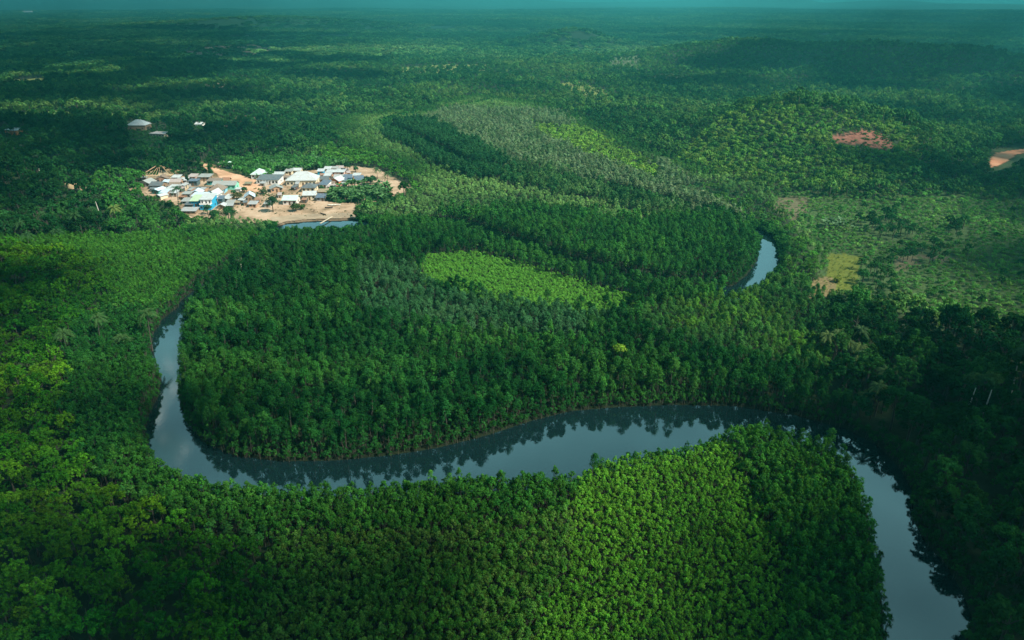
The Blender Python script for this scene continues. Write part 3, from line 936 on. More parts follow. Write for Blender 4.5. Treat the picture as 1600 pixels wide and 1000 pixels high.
rr = np.exp(r.uniform(math.log(1480), math.log(10500), 68000))
k = r.uniform(size=len(rr)) < np.clip((rr / 4200.0) ** 1.0, .30, 1)
rr = rr[k]
aa = r.uniform(-.74, .74, len(rr))
x, y = np.sin(aa) * rr, np.cos(aa) * rr
z = height(x, y, False)
kc, pid = keep_clear(x, y, z)
k = kc & ((pid < 0) | (r.uniform(size=len(x)) < .6)) & (fbm(x, y, 260, 93) > 0.24)
x, y, z, rr = x[k], y[k], z[k], rr[k]
emit('far', x, y, z - 1.0, r.uniform(.7, 1.0, len(x)) * (1 + smooth(3000, 8000, rr) * .8), np.full(len(x), .9), r.uniform(0, 6.28, len(x)),
     tints(T((0.022, 0.07, 0.03), (0.04, 0.10, 0.04), (0.07, 0.13, 0.05), (0.12, 0.17, 0.07)), x, y, r, 300), -4)
# leafy belt hanging over the water's edge
x, y = candidates(1.2, -420, 420, 70, 1250, r)
rs = river_sd(x, y)
z = height(x, y, False)
px, py, dp = proj(x, y, z)
k = (rs > -0.7) & (rs < 3.0) & ~((px > 425) & (px < 560) & (py > 325) & (py < 352)) & (y > 40)
x, y, z = x[k], y[k], z[k]
near = y < 330
rsk = rs[k]
for m, spn in ((near, 'fine'), (~near, 'bush')):
    n = int(m.sum())
    emit(spn, x[m], y[m], z[m] * 0 - (1.6 if spn == 'fine' else .3), r.uniform(.75, 1.1, n) * (1.0 if spn == 'fine' else 2.0) * (1 + .5 * smooth(.5, 3, rsk[m])), r.uniform(.75, 1.1, n), r.uniform(0, 6.28, n),
         tints(T((0.018, 0.065, 0.018), (0.04, 0.11, 0.025)), x[m], y[m], r), -5)
for sp in OUT:
    OUT[sp] = [np.concatenate([e[j] for e in OUT[sp]]) for j in range(8)]
# open places seen from the camera's side of the valley: nothing tall grows right before them
CLEAR = [[(214, 282), (262, 276), (300, 272), (318, 256), (345, 262), (400, 276), (470, 268), (560, 262), (600, 270), (640, 288), (634, 302), (612, 300), (575, 308), (552, 326), (548, 352), (470, 352),
          (462, 342), (400, 342), (372, 334), (355, 338), (345, 330), (330, 336), (288, 336), (282, 316), (240, 306), (216, 296)],
         [(2, 196), (36, 196), (36, 216), (2, 216)], [(198, 182), (264, 188), (264, 218), (226, 218), (200, 210)], [(300, 186), (322, 186), (322, 202), (300, 202)],
         [(1546, 262), (1552, 240), (1580, 234), (1600, 230), (1600, 245), (1572, 262)], [(1300, 210), (1345, 201), (1398, 218), (1396, 232), (1350, 228), (1306, 222)],
         [(336, 254), (366, 254), (366, 264), (336, 264)], [(1150, 446), (1184, 392), (1208, 400), (1200, 425), (1165, 447)], [(292, 398), (292, 399), (293, 398)],
         [(1294, 402), (1340, 402), (1336, 450), (1290, 452)], [(106, 288), (134, 288), (134, 296), (108, 296)]]
for sp in OUT:
    if sp == 'far':
        continue
    x, y, z, sc, st, rot, t, zn = OUT[sp]
    px, py, dp = proj(x, y, z + SPEC[sp]['h'] * sc * st * .96)
    bad = np.zeros(len(x), bool)
    for c in CLEAR:
        bad |= inside(np.array(c, float), px, py)
    bad &= (zn != -5) | (y > 340)
    OUT[sp] = [q[~bad] for q in OUT[sp]]

# ------------------------------------------------------------------ the 300 mangroves and 300 forest trees that show largest
def individuals(spset, names, count, label_of, group_of, cat, skip=()):
    rows = []
    for sp in spset:
        x, y, z, sc, st, rot, t, zn = OUT[sp]
        px, py, dp = proj(x, y, z + SPEC[sp]['h'] * sc * st * .8)
        size = SPEC[sp]['R'] * sc / dp
        ok = (px > 0) & (px < 1600) & (py < 1000) & (py > 0) & ~np.isin(zn, skip)
        for j in np.nonzero(ok)[0]:
            rows.append((-size[j], sp, j))
    rows.sort()
    rows = rows[:count]
    take = {sp: [] for sp in spset}
    for _, sp, j in rows:
        take[sp].append(j)
        x, y, z, sc, st, rot, t, zn = (a[j] for a in OUT[sp])
        v = (j * 7) % NVAR
        cm, tm, _o = PROTO[sp][v]
        e = link(bpy.data.objects.new(names, None))
        e.location = (x, y, z)
        e.rotation_euler = (0, 0, rot)
        e.scale = (sc, sc, sc * st)
        e.empty_display_size = 1.0
        tag(e, label_of(int(zn)), cat, group_of(int(zn)))
        c = link(bpy.data.objects.new("crown", cm), e)
        c["tint"] = [float(q) for q in t]
        link(bpy.data.objects.new("trunk", tm), e)
    for sp in spset:
        m = np.ones(len(OUT[sp][0]), bool)
        m[take[sp]] = False
        OUT[sp] = [a[m] for a in OUT[sp]]
ZN = [q['n'] for q in ZONES]
MLAB = {'west_broad': ("yellow-green mangrove with a wide clumpy crown in the thicket at the lower left", "wide mangroves of the lower left thicket"),
        'west_fine': ("small bright mangrove in the thicket left of the river", "small mangroves left of the river"),
        'west_dark': ("dark green mangrove on the left bank of the river", "mangroves on the left bank"),
        'south_edge': ("green mangrove along the near bank of the river bend", "mangroves along the near bank"),
        'south_olive': ("olive green mangrove in the thicket at the bottom centre", "olive mangroves at the bottom centre"),
        'south_bright': ("small bright green mangrove in the thicket right of bottom centre", "bright mangroves right of bottom centre"),
        'south_east': ("deep green mangrove on the near point inside the right river bend", "mangroves on the near right point"),
        'island': ("tall dark mangrove on the land inside the large river loop", "tall mangroves inside the river loop")}
ml = lambda z: MLAB.get(ZN[z] if z >= 0 else '', MLAB['island'])
individuals(('broad', 'fine'), "mangrove_tree", 300, lambda z: ml(z)[0], lambda z: ml(z)[1], "mangrove")
individuals(('forest',), "forest_tree", 300, lambda z: "dark broad-crowned tree in the shaded forest along the right river bank" if z >= 0 and ZN[z] == 'right_wood' else "dark broad-crowned tree in the wood left of the village",
            lambda z: "trees of the right bank forest" if z >= 0 and ZN[z] == 'right_wood' else "trees of the wood left of the village", "tree")
STUFF = {'fine': ("mangrove_thicket", "dense thicket of small green mangroves on both sides of the river", "thicket"),
         'broad': ("broad_mangrove_canopy", "wide-crowned yellow-green mangroves filling the lower left and banks", "canopy"),
         'broad_lo': ("far_mangrove_canopy", "bright yellow-green mangroves curving round the far river banks", "canopy"),
         'tall': ("tall_mangrove_canopy", "tall dark mangroves filling the land inside the large river loop", "canopy"),
         'tall_lo': ("mangrove_plain", "green and grey-green mangroves across the middle of the flood plain", "canopy"),
         'forest': ("forest_canopy", "dark broadleaf forest rising behind the right river bank", "forest"),
         'forest_lo': ("upland_woods", "broadleaf woodland on the rising land beyond the flood plain", "forest"),
         'bush': ("scrub", "low green scrub on the right meadow and the near hill", "scrub"),
         'far': ("far_woods", "hazy woodland reaching towards the horizon", "forest")}
NTREE = 0
for sp, e in OUT.items():
    x, y, z, sc, st, rot, t, zn = e
    n = len(x)
    NTREE += n
    rg = np.random.default_rng(5)
    mass(STUFF[sp][0], sp, np.stack([x, y, z], 1), np.stack([sc, sc, sc * st], 1), np.stack([rg.normal(size=n) * .04, rg.normal(size=n) * .04, rot], 1),
         rg.integers(0, 6, n), t, STUFF[sp][1], STUFF[sp][2])
print("trees", NTREE, {k: len(v[0]) for k, v in OUT.items()})

# ------------------------------------------------------------------ houses
def box(V, F, x0, x1, y0, y1, z0, z1):
    o = len(V)
    V += [(x0, y0, z0), (x1, y0, z0), (x1, y1, z0), (x0, y1, z0), (x0, y0, z1), (x1, y0, z1), (x1, y1, z1), (x0, y1, z1)]
    F += [[o, o + 3, o + 2, o + 1], [o + 4, o + 5, o + 6, o + 7], [o, o + 1, o + 5, o + 4], [o + 1, o + 2, o + 6, o + 5], [o + 2, o + 3, o + 7, o + 6], [o + 3, o, o + 4, o + 7]]

def part(name, V, F, m, parent, loc=None):
    me = raw_mesh(name, V, F, [m])
    o = link(bpy.data.objects.new(name, me), parent)
    if loc:
        o.location = loc
    return o

def prism(sec, a0, a1, axis):
    """extrude a closed (u, z) section along an axis"""
    n = len(sec)
    V = []
    for a in (a0, a1):
        for u, z in sec:
            V.append((a, u, z) if axis == 'x' else (u, a, z))
    F = [list(range(n))[::-1 if axis == 'x' else 1], list(range(n, 2 * n))[::1 if axis == 'x' else -1]]
    for i in range(n):
        j = (i + 1) % n
        q = [i, j, j + n, i + n]
        F.append(q if axis == 'x' else q[::-1])
    return V, F

ROOFC = {'white': (0.47, 0.50, 0.50), 'pale': (0.30, 0.315, 0.30), 'grey': (0.34, 0.35, 0.35), 'dark': (0.10, 0.12, 0.13), 'brown': (0.22, 0.16, 0.12),
         'rust': (0.30, 0.15, 0.09), 'green': (0.42, 0.56, 0.36), 'blue': (0.50, 0.62, 0.70), 'slate': (0.09, 0.13, 0.18), 'mauve': (0.40, 0.33, 0.31),
         'mint': (0.50, 0.66, 0.60), 'thatch': (0.30, 0.24, 0.15), 'olive': (0.20, 0.19, 0.12)}
WALLC = {'cream': (0.66, 0.56, 0.40), 'white': (0.72, 0.70, 0.66), 'brown': (0.25, 0.17, 0.11), 'grey': (0.32, 0.30, 0.27), 'blue': (0.012, 0.32, 0.52),
         'pblue': (0.22, 0.52, 0.66), 'mint': (0.22, 0.60, 0.45), 'pink': (0.62, 0.40, 0.34), 'clay': (0.45, 0.27, 0.17), 'orange': (0.60, 0.20, 0.07),
         'teal': (0.05, 0.30, 0.27), 'dark': (0.07, 0.07, 0.065), 'sand': (0.52, 0.42, 0.28), 'brick': (0.40, 0.18, 0.12)}
def rm(c):
    return worn("roof_" + c, ROOFC[c], 0.55, 0.5, 0.45, 0.0, 2.5, stain=(0.28, 0.19, 0.13))
def wm(c):
    return worn("wall_" + c, WALLC[c], 0.85, 0.8, 0.3)
DARKW = worn("dark_opening", (0.03, 0.03, 0.035), 0.5, 3, 0.1)
DOORM = worn("door_wood", (0.10, 0.055, 0.03), 0.7, 3, 0.3)
SHUTG = worn("green_shutter", (0.02, 0.20, 0.13), 0.6, 3, 0.2)
WOOD = worn("raw_timber", (0.55, 0.36, 0.20), 0.8, 2, 0.4)
WHITEP = worn("white_paint", (0.8, 0.79, 0.76), 0.6, 2, 0.15)

def solid_roof(kind, hw, d0, d1, z, rise, o=0.55, t=0.14, ridge='x', lean=0.0):
    """roof slab over x in [-hw, hw], y in [d0, d1] whose eaves lie at height z"""
    x0, x1, y0, y1 = -hw - o, hw + o, d0 - o, d1 + o
    if kind == 'shed':
        sec = [(y0, z), (y1, z + rise), (y1, z + rise + t), (y0, z + t)]
        return prism(sec, x0, x1, 'x')
    if kind == 'gable':
        if ridge == 'x':
            ym = (y0 + y1) / 2
            sec = [(y0, z), (ym, z + rise), (y1, z), (y1, z + t), (ym, z + rise + t), (y0, z + t)]
            return prism(sec, x0, x1, 'x')
        xm = lean * hw
        sec = [(x0, z), (xm, z + rise), (x1, z), (x1, z + t), (xm, z + rise + t), (x0, z + t)]
        return prism(sec, y0, y1, 'y')
    # hip
    w, d = x1 - x0, y1 - y0
    ym = (y0 + y1) / 2
    r = max(min(w, d) / 2, .5)
    if w >= d:
        a, b = (x0 + r, ym), (x1 - r, ym)
    else:
        a, b = ((x0 + x1) / 2, y0 + r), ((x0 + x1) / 2, y1 - r)
    if abs(a[0] - b[0]) + abs(a[1] - b[1]) < .2:
        b = (a[0] + .2, a[1])
    V = [(x0, y0, z), (x1, y0, z), (x1, y1, z), (x0, y1, z), (x0, y0, z + t), (x1, y0, z + t), (x1, y1, z + t), (x0, y1, z + t),
         (a[0], a[1], z + rise + t), (b[0], b[1], z + rise + t)]
    F = [[0, 3, 2, 1], [0, 1, 5, 4], [1, 2, 6, 5], [2, 3, 7, 6], [3, 0, 4, 7]]
    if w >= d:
        F += [[4, 5, 9, 8], [5, 6, 9], [6, 7, 8, 9], [7, 4, 8]]
    else:
        F += [[4, 5, 8], [5, 6, 9, 8], [6, 7, 9], [7, 4, 8, 9]]
    return V, F

def house(name, label, px, py, wpx, D, H, kind='gable', ridge='x', roof='pale', wall='grey', rise=None, rot=0, win=2, door=True, cat='house',
          group="houses of the riverside village", extra=(), wcol=None, lift=0.2, o=0.55):
    P = ground(px, py)
    dep = P.y * CP + (CAMH - P.z) * SP
    W = wpx / FPX * dep * (.88 if group.startswith('houses') else 1.0)
    D = D * (.82 if group.startswith('houses') else .9)
    hw = W / 2
    e = link(bpy.data.objects.new(name, None))
    e.location = (P.x, P.y, P.z + lift)
    e.rotation_euler = (0, 0, math.radians(rot))
    tag(e, label, cat, group)
    if rise is None:
        rise = {'gable': 1.7, 'hip': 2.2, 'shed': 0.8}[kind] if ridge == 'x' else min(2.2, W * .22)
    # walls
    if kind == 'gable' and ridge == 'x':
        sl = rise / (D / 2 + .55) * (.55)
        V, F = prism([(0, -.9), (D, -.9), (D, H - .01), (D / 2, H + rise - sl - .02), (0, H - .01)], -hw, hw, 'x')
        zr = H - sl
    elif kind == 'gable':
        sl = rise / (hw + .55) * (.55)
        V, F = prism([(-hw, -.9), (hw, -.9), (hw, H - .01), (0, H + rise - sl - .02), (-hw, H - .01)], 0, D, 'y')
        zr = H - sl
    elif kind == 'shed':
        V, F = prism([(0, -.9), (D, -.9), (D, H + rise - .2), (0, H)], -hw, hw, 'x')
        zr = H
    else:
        V, F = [], []
        box(V, F, -hw, hw, 0, D, -.9, H)
        zr = H + .003
    part("wall", V, F, wm(wall), e)
    V, F = solid_roof(kind, hw, 0, D, zr, rise, o=o, ridge=ridge)
    part("roof", V, F, rm(roof), e)
    cells = win + (1 if door else 0)
    k = 0
    for i in range(cells):
        cx = -hw + W * (i + .5) / cells
        V, F = [], []
        if door and i == cells // 2:
            box(V, F, cx - .5, cx + .5, -.05, .02, 0, min(2.1, H - .25))
            part("door", V, F, DOORM, e)
        else:
            ww = min(.65, W / cells * .3)
            box(V, F, cx - ww, cx + ww, -.05, .02, min(1.0, H * .4), min(2.2, H - .3))
            part("window", V, F, wcol or DARKW, e)
            V, F = [], []
    if win and D > 5:
        for sgn in (-1, 1):
            V, F = [], []
            xx = sgn * hw
            box(V, F, min(xx, xx + sgn * .05), max(xx, xx + sgn * .05), D * .5 - .5, D * .5 + .5, min(1.0, H * .4), min(2.1, H - .3))
            part("window", V, F, wcol or DARKW, e)
    for f in extra:
        f(e, W, D, H)
    return e

def posts(n, y, h, col=None):
    def f(e, W, D, H):
        for i in range(n):
            V, F = [], []
            x = -W / 2 + W * i / (n - 1)
            box(V, F, x - .1, x + .1, y - .1, y + .1, -.2, min(h, H - .05))
            part("post", V, F, col or WHITEP, e)
    return f

def annex(x0, x1, y0, y1, h0, h1, roof, wall):
    """a lean-to against the front"""
    def f(e, W, D, H):
        V, F = [], []
        a, b = x0 * W / 2, x1 * W / 2
        V, F = prism([(y0, -.9), (y1, -.9), (y1, h1 - .05), (y0, h0 - .02)], a, b, 'x')
        part("lean_to_wall", V, F, wm(wall), e)
        V, F = prism([(y0 - .4, h0 - .02), (y1, h1), (y1, h1 + .12), (y0 - .4, h0 + .1)], a - .3, b + .3, 'x')
        part("lean_to_roof", V, F, rm(roof), e)
    return f

# name, label, px, py (middle of the front wall's foot), width in px, depth, wall height, options
HS = [
 ("hut", "small white-roofed hut at the village's upper left corner by the trees", 226, 283, 9, 5, 2.2, dict(kind='shed', roof='white', wall='grey', win=0)),
 ("house", "brown-walled gabled house with a white roof edge at the village's left end", 226, 293, 19, 9, 2.6, dict(ridge='y', roof='pale', wall='grey', rise=1.8, rot=-8)),
 ("house", "rusty-walled house with white-edged roof just below the bare rafters", 254, 286, 19, 8, 2.6, dict(ridge='y', roof='brown', wall='rustw', rise=1.8, rot=14)),
 ("hut", "long low hut with a white roof right of the bare rafters", 275, 283, 13, 5, 2.1, dict(kind='shed', roof='white', wall='brown', win=1)),
 ("house", "dull brown-roofed house under the long low white-roofed hut", 274, 291, 17, 8, 2.3, dict(roof='mauve', wall='clay')),
 ("hut", "narrow pale hut beside the tall thin dark tree at upper left", 288, 288, 9, 5, 2.3, dict(kind='shed', roof='white', wall='grey', win=0)),
 ("house", "dark slate-walled block with a pale end wall near the thin tree", 302, 291, 15, 6, 3.0, dict(kind='shed', roof='slate', wall='slatew', rise=.3)),
 ("hut", "pink-walled hut behind the dark slate-walled block", 301, 283, 12, 6, 2.6, dict(kind='shed', roof='mauve', wall='pink', win=1)),
 ("house", "long house with a flat pale roof at the village's top left of the road", 319, 283, 20, 8, 2.4, dict(kind='shed', roof='pale', wall='brown', rise=.6)),
 ("house", "long house with a dark grey roof right of the brown-walled gabled house", 244, 296, 21, 9, 2.3, dict(roof='dark', wall='brown', rot=-5)),
 ("hut", "tiny hut with a pale blue roof between two brown roofs", 259, 291, 9, 5, 2.2, dict(kind='shed', roof='blue', wall='white', win=0)),
 ("house", "house with a sooty brown roof left of the tall grey gable", 272, 297, 16, 8, 2.4, dict(roof='brown', wall='grey', win=1)),
 ("house", "narrow tall grey-gabled house above the dark coconut palm", 285, 298, 9, 7, 3.0, dict(ridge='y', roof='grey', wall='sand', win=1, door=False)),
 ("house", "house with a big tilted pale roof above the treetops at left", 265, 304, 18, 9, 2.4, dict(kind='shed', roof='white', wall='dark', rise=1.6, rot=-16)),
 ("house", "small teal-walled gabled house with a pale blue roof", 243, 304, 14, 8, 2.4, dict(ridge='y', roof='blue', wall='teal', rot=-15)),
 ("hut", "square pale blue hut below the big tilted pale roof", 257, 308, 11, 5, 2.5, dict(kind='shed', roof='blue', wall='pblue', win=1, door=False)),
 ("hut", "small whitish hut left of the dark coconut palm", 272, 308, 10, 5, 2.3, dict(kind='shed', roof='white', wall='grey', win=1)),
 ("hut", "cream hut with a sloping white roof at the edge of the left trees", 248, 312, 12, 6, 2.2, dict(ridge='y', roof='white', wall='cream', rot=-28)),
 ("house", "pale grey box house just right of the dark coconut palm", 292, 311, 13, 6, 2.8, dict(kind='shed', roof='pale', wall='grey', rise=.4)),
 ("shelter", "long low shelter with a sagging dark roof on the orange ground", 309, 299, 28, 4, 1.6, dict(roof='dark', wall='brown', win=0, door=False, rise=.7)),
 ("house", "blue-grey gabled house with brick wall above the green roof", 307, 308, 17, 8, 2.3, dict(ridge='y', roof='blue', wall='brick', rise=1.7, rot=8)),
 ("hut", "patched pale grey shack left of the green roof", 291, 320, 14, 6, 1.8, dict(kind='shed', roof='pale', wall='grey', win=1)),
 ("hut", "low dark shack left of the bright blue walls", 296, 325, 12, 4, 1.7, dict(kind='shed', roof='dark', wall='slatew', win=0)),
 ("shelter", "low brown-walled shed with a grey roof at the village's lower left corner", 295, 335, 25, 6, 1.7, dict(kind='shed', roof='grey', wall='brown', win=2)),
 ("house", "bright blue house with a pale green roof", 306.5, 324.5, 15, 8, 3.6, dict(kind='shed', roof='green', wall='blue', rise=2.0, win=2)),
 ("house", "bright blue two-storey house with a white balcony and white roof", 324, 326.5, 20, 10, 5.2, dict(kind='shed', roof='white', wall='blue', rise=1.6, win=1, two=1)),
 ("house", "white gabled house with one dark window behind the bright blue houses", 333, 316, 13, 10, 4.2, dict(ridge='y', roof='white', wall='white', rise=2.6, rot=-6, win=1, door=False)),
 ("house", "long pale grey-roofed wing running left from the white gable", 313, 314, 27, 7, 2.6, dict(kind='shed', roof='blue', wall='white', rise=.9, win=0, door=False)),
 ("house", "pale blue-walled house under a large mottled grey-brown roof", 337, 305, 24, 11, 2.6, dict(kind='hip', roof='brown', wall='pblue', rise=3.0, win=1)),
 ("house", "long mint-walled house with green shutters and a pale grey roof", 351, 297, 40, 8, 3.1, dict(roof='pale', wall='mint', rise=1.9, win=4, wcol='g')),
 ("house", "teal-sided house with a flat brown roof behind the mint-walled house", 334, 290, 22, 7, 2.6, dict(kind='shed', roof='brown', wall='teal', rise=.5)),
 ("hut", "little dark brown gabled roof by the orange road", 353, 286, 11, 5, 1.6, dict(roof='rust', wall='brown', win=0)),
 ("hut", "low white box beside the right end of the mint wall", 372, 300, 8, 4, 1.6, dict(kind='shed', roof='white', wall='white', win=0, door=False, rise=.2)),
 ("house", "brown-walled house with a shiny pale blue gable roof by the open ground", 391, 315, 16, 9, 2.6, dict(ridge='y', roof='blue', wall='brown', rise=2.2, rot=18)),
 ("shelter", "small grey-roofed shed just below the shiny pale blue gable roof", 395, 325, 13, 5, 2.0, dict(kind='shed', roof='grey', wall='clay', win=1)),
 ("hut", "hut with a slanting white roof right of the white gable", 354, 316, 12, 6, 1.9, dict(kind='shed', roof='white', wall='brown', rise=1.4, rot=-20, win=0)),
 ("hut", "tall narrow blue-grey shack between the blue walls and the green bush", 345, 321, 8, 5, 3.6, dict(kind='shed', roof='slate', wall='slatew', rise=.9, win=0)),
 ("hut", "small open gable with white roof edges below the tall narrow shack", 346, 327, 13, 5, 1.8, dict(ridge='y', roof='white', wall='brown', rise=1.2, win=0)),
 ("hut", "low hut with a whitish roof left of the shiny pale blue gable roof", 377, 317, 9, 5, 1.4, dict(kind='shed', roof='white', wall='grey', win=0, rot=-12)),
 ("hut", "low hut with a worn grey roof right of the tall narrow shack", 359, 322, 12, 5, 1.5, dict(kind='shed', roof='pale', wall='grey', win=0)),
 ("hut", "small pink hut beside the track above the village", 346, 261, 9, 5, 2.3, dict(kind='shed', roof='mauve', wall='pink', win=1)),
 ("hut", "small white hut right of the pink one above the village", 357.5, 263, 10, 6, 2.6, dict(kind='hip', roof='mint', wall='white', win=1, rise=1.4)),
 ("house", "square house with a white and mint pyramid roof at the road's end", 403, 280, 23, 11, 2.8, dict(kind='hip', roof='mint', wall='white', rise=3.0)),
 ("house", "long white house with a flat charcoal roof below the pyramid roof", 419, 289, 38, 12, 3.1, dict(kind='shed', roof='dark', wall='white', rise=1.1, win=5, posts=8, rot=-3)),
 ("house", "low white-roofed house behind the flat charcoal roof", 431, 281, 23, 8, 2.6, dict(kind='shed', roof='white', wall='grey', rise=.9, win=0)),
 ("hut", "tiny rusty hut at the plantain trees above the charcoal roof", 418, 273, 10, 5, 2.6, dict(ridge='y', roof='mauve', wall='brick', win=0)),
 ("house", "half-built cream house with a broken roof and a brick lower wall", 433, 301, 20, 8, 2.4, dict(kind='gable', ridge='y', roof='pale', wall='clay', rise=1.6, rot=22)),
 ("house", "largest house, cream walled under a long white hipped roof", 471, 291, 52, 15, 3.4, dict(kind='hip', roof='white', wall='cream', rise=4.4, win=7, rot=3, annex=1)),
 ("hut", "cream hut behind the left end of the long white hipped roof", 451, 274, 11, 6, 2.4, dict(kind='shed', roof='pale', wall='cream', win=1)),
 ("house", "cream house with a small gable behind the long white hipped roof", 464, 273, 13, 7, 2.7, dict(roof='white', wall='cream', rise=1.2)),
 ("house", "cream house with a sagging charcoal hipped roof below the largest house", 482, 301, 23, 10, 2.7, dict(kind='hip', roof='dark', wall='cream', rise=2.0)),
 ("house", "cream house with a clean white roof standing on the sandy ground", 484, 313, 21, 9, 3.0, dict(roof='white', wall='cream', rise=1.7, rot=6)),
 ("house", "white-walled house with a red trim line and pale roof nearest the shore", 453, 321, 24, 10, 3.0, dict(roof='mint', wall='pinkw', rise=2.0, win=2, trim=1)),
 ("hut", "blue-grey hut between the clean white roof and the plantain clump", 501, 315, 14, 6, 2.1, dict(kind='shed', roof='slate', wall='grey', rise=1.2, win=1)),
 ("hut", "little bright blue hut with a white roof at the top of the village", 501, 274, 10, 5, 2.5, dict(kind='shed', roof='white', wall='blue', win=0)),
 ("hut", "first of two small white roofs right of the little bright blue hut", 511.5, 269, 10, 5, 2.0, dict(kind='shed', roof='white', wall='grey', win=0)),
 ("hut", "second of two small white roofs right of the little bright blue hut", 522, 268, 12, 6, 2.1, dict(roof='pale', wall='white', win=0, rise=1.0)),
 ("hut", "brown-roofed hut at the top edge of the village by the conical tree", 531, 267, 12, 6, 2.1, dict(roof='mauve', wall='brown', win=0, rise=1.0)),
 ("house", "long pink-walled house with a narrow white roof below the small white roofs", 524, 275, 31, 6, 2.4, dict(kind='shed', roof='white', wall='pink', rise=.6, win=3)),
 ("hut", "square white-roofed hut above the orange gable", 511.5, 281, 10, 6, 2.4, dict(kind='shed', roof='white', wall='dark', rise=1.0, win=0)),
 ("house", "house with an orange gable and a pale sloping roof", 523, 289, 18, 9, 2.6, dict(ridge='y', roof='white', wall='orange', rise=2.0, rot=-20)),
 ("house", "dark-roofed house left of the orange gable", 507, 286, 14, 7, 2.3, dict(roof='dark', wall='brown', win=1)),
 ("house", "dark blue-roofed house with a white edge below the orange gable", 505, 295, 14, 8, 2.3, dict(kind='shed', roof='slate', wall='white', rise=1.5, rot=-14, win=1)),
 ("hut", "low mauve-roofed hut right of the white-edged dark blue roof", 519, 297, 11, 6, 2.0, dict(roof='mauve', wall='brown', win=0, rise=1.0)),
 ("house", "crowded grey-roofed house in the middle of the right cluster", 530, 283, 17, 8, 2.3, dict(roof='grey', wall='grey', rise=1.3)),
 ("hut", "dark slate hut right of the orange gable", 536, 288, 12, 6, 2.3, dict(roof='slate', wall='dark', win=0, rise=1.1)),
 ("house", "light blue-walled house at the right end of the crowded cluster", 545, 286, 12, 7, 3.2, dict(kind='shed', roof='slate', wall='pblue', rise=.9, win=1, rot=12)),
 ("shelter", "long rusty brown shelter at the edge of the plantain clump", 531, 295, 19, 5, 1.8, dict(roof='rust', wall='brown', win=0, rise=.9, rot=12)),
 ("hut", "cream-roofed hut with a dark doorway at the right end of the village", 557, 281, 11, 6, 2.7, dict(kind='shed', roof='white', wall='clay', win=0, rise=.5)),
 ("house", "dark blue-grey roofed house beside the small dark trees at the right end", 563, 287, 15, 8, 2.2, dict(kind='shed', roof='slate', wall='white', rise=1.5, rot=18, win=1)),
 ("shelter", "tumbledown thatched shelter above the blue-grey hut", 507, 304, 20, 6, 1.7, dict(roof='thatch', wall='brown', win=0, rise=1.3, door=False)),
 ("shelter", "low rusty kitchen shelter against the road left of the charcoal roof", 388, 291, 9, 4, 1.6, dict(roof='olive', wall='brown', win=0, rise=.8, door=False)),
 ("hut", "small grey hut half hidden by the big-leaved tree on the shore", 418, 325, 10, 6, 2.2, dict(kind='shed', roof='pale', wall='grey', win=0)),
]
WALLC['rustw'] = (0.30, 0.17, 0.12)
WALLC['slatew'] = (0.06, 0.10, 0.11)
WALLC['pinkw'] = (0.72, 0.64, 0.58)
for nm, lab, px, py, w, D, H, o in HS:
    o = dict(o)
    ex = []
    if o.pop('posts', 0):
        ex.append(posts(8, -1.0, 2.8))
    if o.pop('annex', 0):
        ex.append(annex(-.30, -.08, -4.0, -.05, 2.2, 3.0, 'grey', 'sand'))
    if o.pop('trim', 0):
        def trim(e, W, D, H):
            V, F = [], []
            box(V, F, -W / 2 + .1, W / 2 - .1, -.12, -.06, H - .62, H - .35)
            part("trim", V, F, worn("red_trim", (0.5, 0.05, 0.08), .6, 2, .1), e)
        ex.append(trim)
    if o.pop('two', 0):
        def balcony(e, W, D, H):
            V, F = [], []
            box(V, F, -W / 2 + .3, W / 2 + .004, -2.8, -.06, -.9, 2.9)
            b = part("front_room", V, F, wm('blue'), e)
            for cx in (-1.9, 1.6):
                V, F = [], []
                box(V, F, cx - .6, cx + .6, -2.86, -2.78, .9, 2.1)
                part("window", V, F, DARKW, b)
            V, F = [], []
            box(V, F, -W / 2 + .2, W / 2 + .1, -2.9, -.06, 2.903, 3.03)
            t = part("terrace", V, F, WHITEP, e)
            V, F = [], []
            box(V, F, -W / 2 + .25, W / 2 + .05, -2.85, -2.75, 3.033, 3.75)
            part("railing", V, F, WHITEP, t)
            V, F = [], []
            box(V, F, -W / 2 + .05, W / 2 - .05, -.08, -.02, 3.04, 5.0)
            part("upper_wall", V, F, wm('white'), e)
            for cx in (-2.2, 0, 2.0):
                V, F = [], []
                box(V, F, cx - .4, cx + .4, -.13, -.085, 3.1, 4.7)
                part("window", V, F, DARKW, e)
        ex.append(balcony)
    if o.get('wcol') == 'g':
        o['wcol'] = SHUTG
    house(nm, lab, px, py, w, D, H, cat=nm if nm != 'shelter' else 'shed', extra=ex, **o)

G2 = "lone buildings in the woods"
house("house", "orange-walled house with a white flat roof at the left edge", 18, 211, 24, 10, 3.8, kind='shed', roof='white', wall='orange', rise=.4, rot=-18, group=G2, lift=.3)
house("house", "white hip-roofed house alone in the dark wood above the village", 214, 204, 28, 13, 4.2, kind='hip', roof='white', wall='brown', rise=4.2, group=G2, lift=.3)
house("ruin", "roofless pale ruined house right of the lone white hip-roofed house", 246, 215, 27, 10, 2.8, kind='shed', roof='mauve', wall='sand', rise=.3, win=4, group=G2, cat='ruin', rot=-15, lift=.3)
house("hut", "small white-roofed hut alone near the reddish clearing", 311, 199, 11, 7, 2.6, kind='gable', roof='white', wall='white', rise=1.6, win=0, group=G2, cat='hut', lift=.3)
house("hut", "tiny pale hut far off near the upper left horizon", 42, 19, 14, 25, 8, kind='gable', roof='pale', wall='white', rise=4, win=0, group=G2, cat='hut', lift=.3)

